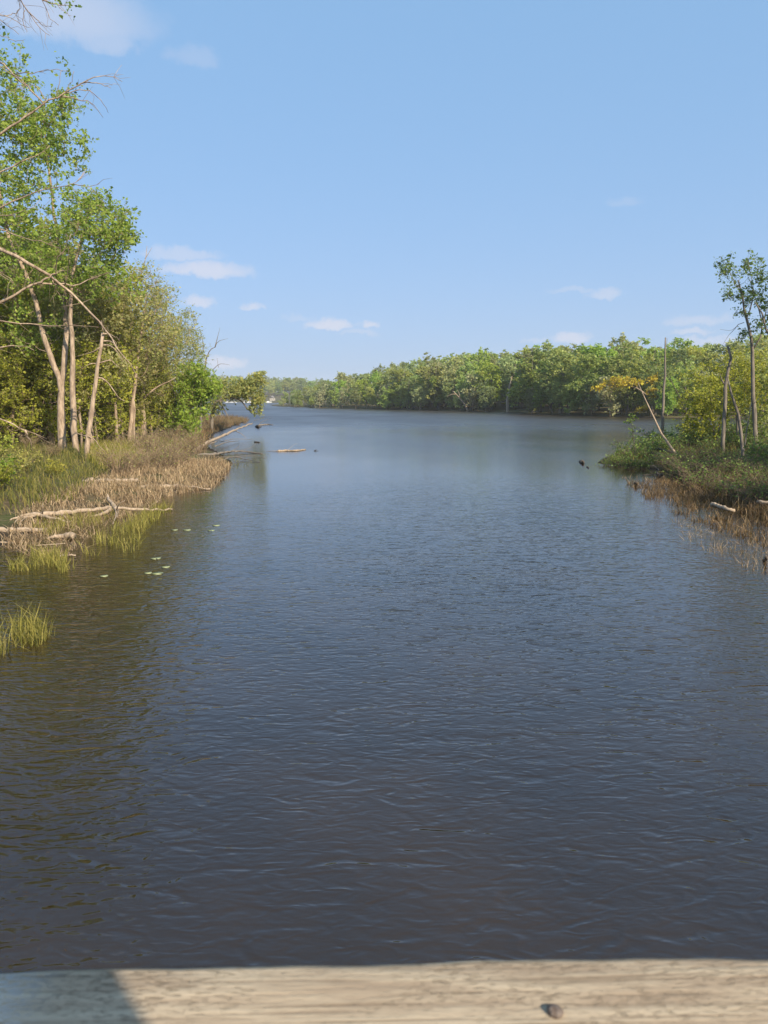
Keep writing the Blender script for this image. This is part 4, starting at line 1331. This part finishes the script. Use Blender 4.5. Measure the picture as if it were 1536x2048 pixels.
dw = M['dead_wood']
timber('fallen_tree', 'long pale fallen trunk sloping up to the right out of the left bank', [
    ([(384, 905, .2), (402, 892, .5), (440, 874, .9), (475, 858, 1.2), (505, 846, 1.5)], .15, .05), ([(468, 861, 1.1), (482, 867, .7), (492, 876, .3)], .04, .015), ([(412, 888, .5), (425, 886, .4), (440, 880, .5)], .06, .02),
    ([(445, 871, .95), (440, 862, 1.5)], .03, .01)], dw, 301)
timber('grounded_log', 'thick brown log lying in the grass behind the dead reeds', [([(166, 963, .38), (200, 962, .40), (240, 962, .40), (275, 960, .38)], .12, .10)], dw, 302)
timber('reed_log', 'pale pointed log end poking out of the dead reeds into open water', [([(250, 978, .14), (330, 972, .16), (380, 973, .13), (420, 978, .05)], .11, .035)], dw, 303)
timber('driftwood_tree', 'long weathered driftwood trunk with upright root knob and twisted branches', [
    ([(60, 1031, .16), (120, 1026, .18), (200, 1018, .22), (250, 1017, .2), (300, 1020, .12), (345, 1019, .05)], .10, .03),
    ([(232, 1018, .24), (222, 1005, .38), (215, 995, .5), (214, 988, .62)], .085, .035), ([(222, 1018, .22), (205, 1028, .12), (182, 1033, .05)], .07, .04),
    ([(230, 1018, .24), (232, 1030, .15), (226, 1048, .05)], .03, .012), ([(233, 1020, .24), (238, 1008, .5), (250, 1001, .62)], .025, .01), ([(236, 1020, .22), (235, 1034, .12)], .02, .012),
    ([(75, 1030, .18), (105, 1036, .16), (140, 1044, .06)], .07, .03), ([(80, 1030, .2), (50, 1030, .22), (15, 1042, .1)], .06, .02), ([(70, 1032, .2), (40, 1036, .2), (25, 1050, .06)], .04, .015),
    ([(85, 1028, .2), (86, 1015, .45), (85, 1005, .6)], .025, .01), ([(60, 1032, .18), (45, 1040, .2), (38, 1052, .08)], .035, .015), ([(110, 1030, .2), (125, 1030, .25), (136, 1040, .1)], .02, .01)], dw, 304, 'driftwood')
timber('floating_log', 'thick straight log floating at the left edge below the driftwood', [([(-60, 1062, .06), (0, 1061, .07), (50, 1060, .07), (96, 1061, .05)], .095, .065)], dw, 305)
timber('knobbed_root', 'short curved root with a pale round knob in the left shallows', [([(96, 1077, .02), (110, 1073, .08), (125, 1073, .06), (138, 1071, .1), (148, 1073, .08)], .035, .10)], dw, 306, 'driftwood')
timber('short_stick', 'short stick floating at the left edge under the floating log', [([(-40, 1087, .03), (0, 1085, .04), (28, 1085, .02)], .04, .02)], dw, 307, 'stick')
timber('thin_stick', 'thin straight stick floating below the knobbed root', [([(72, 1091, .02), (100, 1089, .03), (130, 1087, .03)], .015, .012)], dw, 308, 'stick')
timber('pale_stub', 'pale pointed wood stub in the yellow grass, nearest of the left driftwood', [([(117, 1113, .02), (138, 1110, .05), (152, 1111, .02)], .03, .02), ([(138, 1110, .05), (138, 1104, .14)], .025, .008)], dw, 309, 'driftwood')
timber('sunken_branches', 'grey dead treetop lying in the water at the tip of the left bank', [
    ([(395, 912, .12), (430, 908, .15), (470, 903, .12), (500, 904, .08), (525, 907, .02)], .12, .03),
    ([(400, 925, .1), (440, 921, .15), (465, 914, .2), (490, 918, .1), (520, 924, .02)], .05, .015), ([(425, 915, .2), (460, 914, .25), (500, 912, .1), (530, 915, .02)], .04, .012),
    ([(430, 893, .15), (455, 884, .25), (478, 882, .1)], .06, .02), ([(440, 884, .3), (470, 878, .3), (505, 879, .1)], .035, .01), ([(460, 904, .15), (475, 895, .35), (480, 888, .5)], .025, .008),
    ([(470, 904, .15), (500, 896, .25), (515, 885, .45)], .025, .008), ([(450, 905, .2), (445, 893, .5)], .02, .008)], M['bark_grey'], 310, 'branch')
timber('drifting_trunk', 'thin pale trunk drifting alone in open water right of the left tip', [
    ([(556, 902, .04), (575, 901, .05), (592, 901, .06), (611, 899, .03)], .075, .05), ([(556, 902, .05), (545, 902, .04), (533, 902, .02)], .03, .01), ([(575, 901, .08), (585, 892, .35), (595, 886, .5)], .015, .006),
    ([(575, 901, .02), (585, 908, -.02), (592, 916, -.06)], .02, .01)], dw, 311)
timber('dark_snag', 'small dark forked snag in open water beside the drifting trunk', [([(628, 902, .0), (633, 899, .12)], .03, .015), ([(629, 901, .03), (637, 902, .01)], .02, .01)], M['bark_dark'], 312, 'branch')
timber('dark_stump', 'small dark stump in the water beyond the left tip', [([(513, 855, -.1), (515, 853, .15), (518, 852, .3)], .28, .12), ([(516, 854, .1), (523, 854, .02)], .12, .05)], M['bark_dark'], 313, 'stump')
timber('low_raft', 'low brown branch raft in the water farthest off the left tip', [([(518, 850, .06), (535, 849, .08), (546, 850, .04)], .12, .06), ([(520, 846, .2), (532, 840, .6), (545, 835, 1.0)], .04, .012), ([(508, 841, .9), (520, 838, .9), (540, 833, 1.0)], .04, .01)], M['bark_grey'], 314, 'branch')
timber('dark_chunk', 'small dark piece of wood floating below the fallen trunk tip', [([(509, 884, .03), (515, 884, .05), (520, 885, .02)], .07, .04)], M['bark_dark'], 315, 'stick')
timber('lying_trunk', 'dark trunk lying level across the shrubs at the foot of the leaning pole', [([(1294, 905, .45), (1320, 909, .5), (1352, 912, .45), (1385, 912, .4), (1410, 913, .3)], .10, .08)], M['bark_grey'], 316)
timber('arched_branch', 'dark arched branch lying just above the level trunk', [([(1311, 897, .7), (1328, 900, .75), (1345, 906, .6), (1358, 911, .45)], .09, .07)], M['bark_dark'], 317, 'branch')
timber('bank_log', 'short pale log on the reeds of the right bank', [([(1424, 1008, .30), (1440, 1013, .28), (1455, 1018, .25), (1468, 1021, .2)], .075, .06)], dw, 318)
timber('edge_log', 'pale log tip at the right edge above the reeds', [([(1515, 1004, .4), (1530, 1005, .42), (1570, 1008, .4)], .06, .08)], dw, 319)
timber('cove_snag', 'dark root snag with a pale stick in the cove of the right bank', [([(1322, 956, -.05), (1317, 950, .12), (1312, 943, .25)], .09, .03), ([(1318, 950, .08), (1304, 949, .04), (1286, 950, .02)], .03, .012), ([(1318, 951, .05), (1326, 949, .16)], .07, .05)], M['bark_dark'], 320, 'branch')
timber('cove_stick', 'pale stick poking up from the water left of the cove snag', [([(1295, 963, -.05), (1291, 955, .12)], .018, .01)], dw, 321, 'stick')
timber('slanting_branch', 'grey branch slanting from the point into the cove', [([(1300, 927, .3), (1310, 934, .12), (1318, 940, .0)], .035, .025)], M['bark_grey'], 322, 'branch')
timber('reed_stump', 'small brown stump at the outer edge of the right reeds', [([(1271, 972, -.1), (1271, 968, .1), (1272, 964, .22)], .10, .06)], M['bark_dark'], 323, 'stump')
timber('point_stump', 'small dark stump in the water off the tip of the right point', [([(1163, 926, -.06), (1165, 925, .06), (1167, 924, .13)], .14, .07), ([(1161, 926, .02), (1168, 926, .03)], .06, .04)], M['bark_dark'], 324, 'stump')
timber('tiny_stump', 'tiny dark wood tip just below the stump off the right point', [([(1174, 935, -.03), (1177, 935, .04)], .07, .03)], M['bark_dark'], 325, 'stump')
timber('edge_stump', 'black stump among the stalks at the right edge', [([(1530, 1124, -.1), (1531, 1119, .08), (1532, 1112, .2)], .05, .03)], M['bark_dark'], 326, 'stump')

# lily pads
import bmesh
pads = [(311, 1117, .13, 'largest pale lily pad of the small floating group on the left'), (331, 1134, .10, 'lily pad at the right end of the small floating group'), (315, 1147, .13, 'lily pad nearest the bridge in the small floating group'),
        (296, 1146, .09, 'faint lily pad at the lower left of the small floating group'), (374, 1060, .12, 'bright lily pad below the driftwood tip, right of the yellow grass'),
        (349, 1060, .10, 'small lily pad left of the bright pad below the driftwood tip'), (422, 1061, .11, 'lily pad farthest right in the open water'), (432, 1051, .12, 'pale lily pad farthest from the bridge in open water'),
        (208, 1152, .09, 'lone small lily pad off the near yellow grass')]
for i, (px, py, r_, lb) in enumerate(pads):
    rg = random.Random(i)
    n = 20
    a0 = rg.uniform(0, 6.28)
    top, V = [], []
    for lv, rad in ((0.006, 1.0), (-.004, .96)):
        for k_ in range(n + 1):
            a_ = a0 + .18 + (2 * math.pi - .36) * k_ / n
            q = r_ * rad * (1 + .04 * math.sin(3 * a_ + i))
            V.append((math.cos(a_) * q, math.sin(a_) * q, lv + .004 * math.sin(2 * a_)))
        V.append((0, 0, lv))
    m_ = n + 2
    fs = [(k_, k_ + 1, n + 1) for k_ in range(n)]
    fs += [(m_ + k_ + 1, m_ + k_, m_ + n + 1) for k_ in range(n)]
    sd = [(k_, m_ + k_, m_ + k_ + 1, k_ + 1) for k_ in range(n)]
    g_ = gnd(px, py)
    tag(link('lily_pad', mesh_np('lily_pad', np.array(V), [np.array(fs), np.array(sd)], M['lily']), None, (g_[0], g_[1], .004)), lb, 'lily pad', 'lily pads on the left shallows')


# ------------------------------------------------------------------ signs of people on the farthest shore
def boat(px, Y, L, label, canopy):
    q = at(px, 805, Y)
    root = thing('moored_boat', label, 'boat', (q[0], q[1], 0), 'boats moored on the farthest shore')
    xs_ = np.linspace(-L / 2, L / 2, 9)
    V, Q = [], []
    for x_ in xs_:
        w_ = .95 * (1 - max(0, x_ / (L / 2)) ** 3 * .85)
        for y_, z_ in ((-w_, .75), (-w_ * .8, -.15), (w_ * .8, -.15), (w_, .75)):
            V.append((x_, y_, z_ + .12 * max(0, x_ / L)))
    for i in range(8):
        for j in range(4):
            Q.append((i * 4 + j, i * 4 + (j + 1) % 4, i * 4 + 4 + (j + 1) % 4, i * 4 + 4 + j))
    Q.append((0, 3, 2, 1)); Q.append((32, 33, 34, 35))
    link('hull', mesh_np('hull', np.array(V, float), [np.array(Q)], M['white_paint']), root)
    if canopy:
        link('canopy', box_mesh('canopy', L * .5, 1.8, .12, M['boat_blue'], .03), root, (-.3, 0, 2.2))
        for sx_, sy_ in ((-1, -1), (-1, 1), (1, -1), (1, 1)):
            link('canopy_post', box_mesh('canopy_post', .06, .06, 1.5, M['white_paint']), root, (-.3 + sx_ * L * .22, sy_ * .8, 1.4))
    else:
        link('cabin', box_mesh('cabin', L * .3, 1.3, .8, M['white_paint'], .1), root, (.1, 0, 1.1))
    return root


for px, Y, L, cn, lb in [(456, 742, 5.5, 0, 'small white boat farthest left on the far water'), (467, 742, 6.5, 1, 'white canopied boat second from left on the far water'), (499, 742, 6.5, 0, 'white boat in the middle of the far moorings'),
                         (492, 738, 5, 1, 'canopied white boat left of the middle of the far moorings'), (536, 735, 7.5, 0, 'white boat farthest right, by the marshy point')]:
    boat(px, Y, L, lb, cn)
hq = at(545, 800, 790)
hz = zat(hq[0], hq[1])
house = thing('shore_house', 'tiny pale house between the trees of the farthest shore', 'house', (hq[0], hq[1], hz))
house.scale = (.62, .62, .62)
link('wall', box_mesh('wall', 8, 7, 5, M['house_wall']), house, (0, 0, 2.4))
V = np.array([(-4.4, -3.9, 4.8), (4.4, -3.9, 4.8), (4.4, 3.9, 4.8), (-4.4, 3.9, 4.8), (0, -3.9, 8.8), (0, 3.9, 8.8)])
link('roof', mesh_np('roof', V, [np.array([(0, 4, 5, 3), (1, 2, 5, 4), (0, 3, 2, 1)]), np.array([(0, 1, 4), (2, 3, 5)])], M['roof_grey']), house)
for x_, z_ in ((-2, 3.2), (2, 3.2), (0, 5.4)):
    link('window', box_mesh('window', 1.3, .12, 1.2, M['window_glass']), house, (x_, -3.52 if z_ < 5 else -3.92, z_))
link('door', box_mesh('door', 1.2, .12, 2.0, M['roof_grey']), house, (0, -3.53, 1.0))

# ------------------------------------------------------------------ haze
hm = bpy.data.materials.new('haze')
hm.use_nodes = True
hm.node_tree.nodes.clear()
ho = hm.node_tree.nodes.new('ShaderNodeOutputMaterial')
pv = hm.node_tree.nodes.new('ShaderNodeVolumePrincipled')
pv.inputs['Color'].default_value = (0.93, 0.96, 1.0, 1)
pv.inputs['Density'].default_value = 0.00020
pv.inputs['Anisotropy'].default_value = 0.0
hm.node_tree.links.new(pv.outputs[0], ho.inputs['Volume'])
HX, HY0, HY1, HT = 3600, -150, 4650, 60
hb = link('haze', box_mesh('haze', 2 * HX, HY1 - HY0, HT + 3.0, hm), None, (0, (HY0 + HY1) / 2, (HT - 3.0) / 2))
tag(hb, 'thin pale summer haze over the lake', kind='stuff')
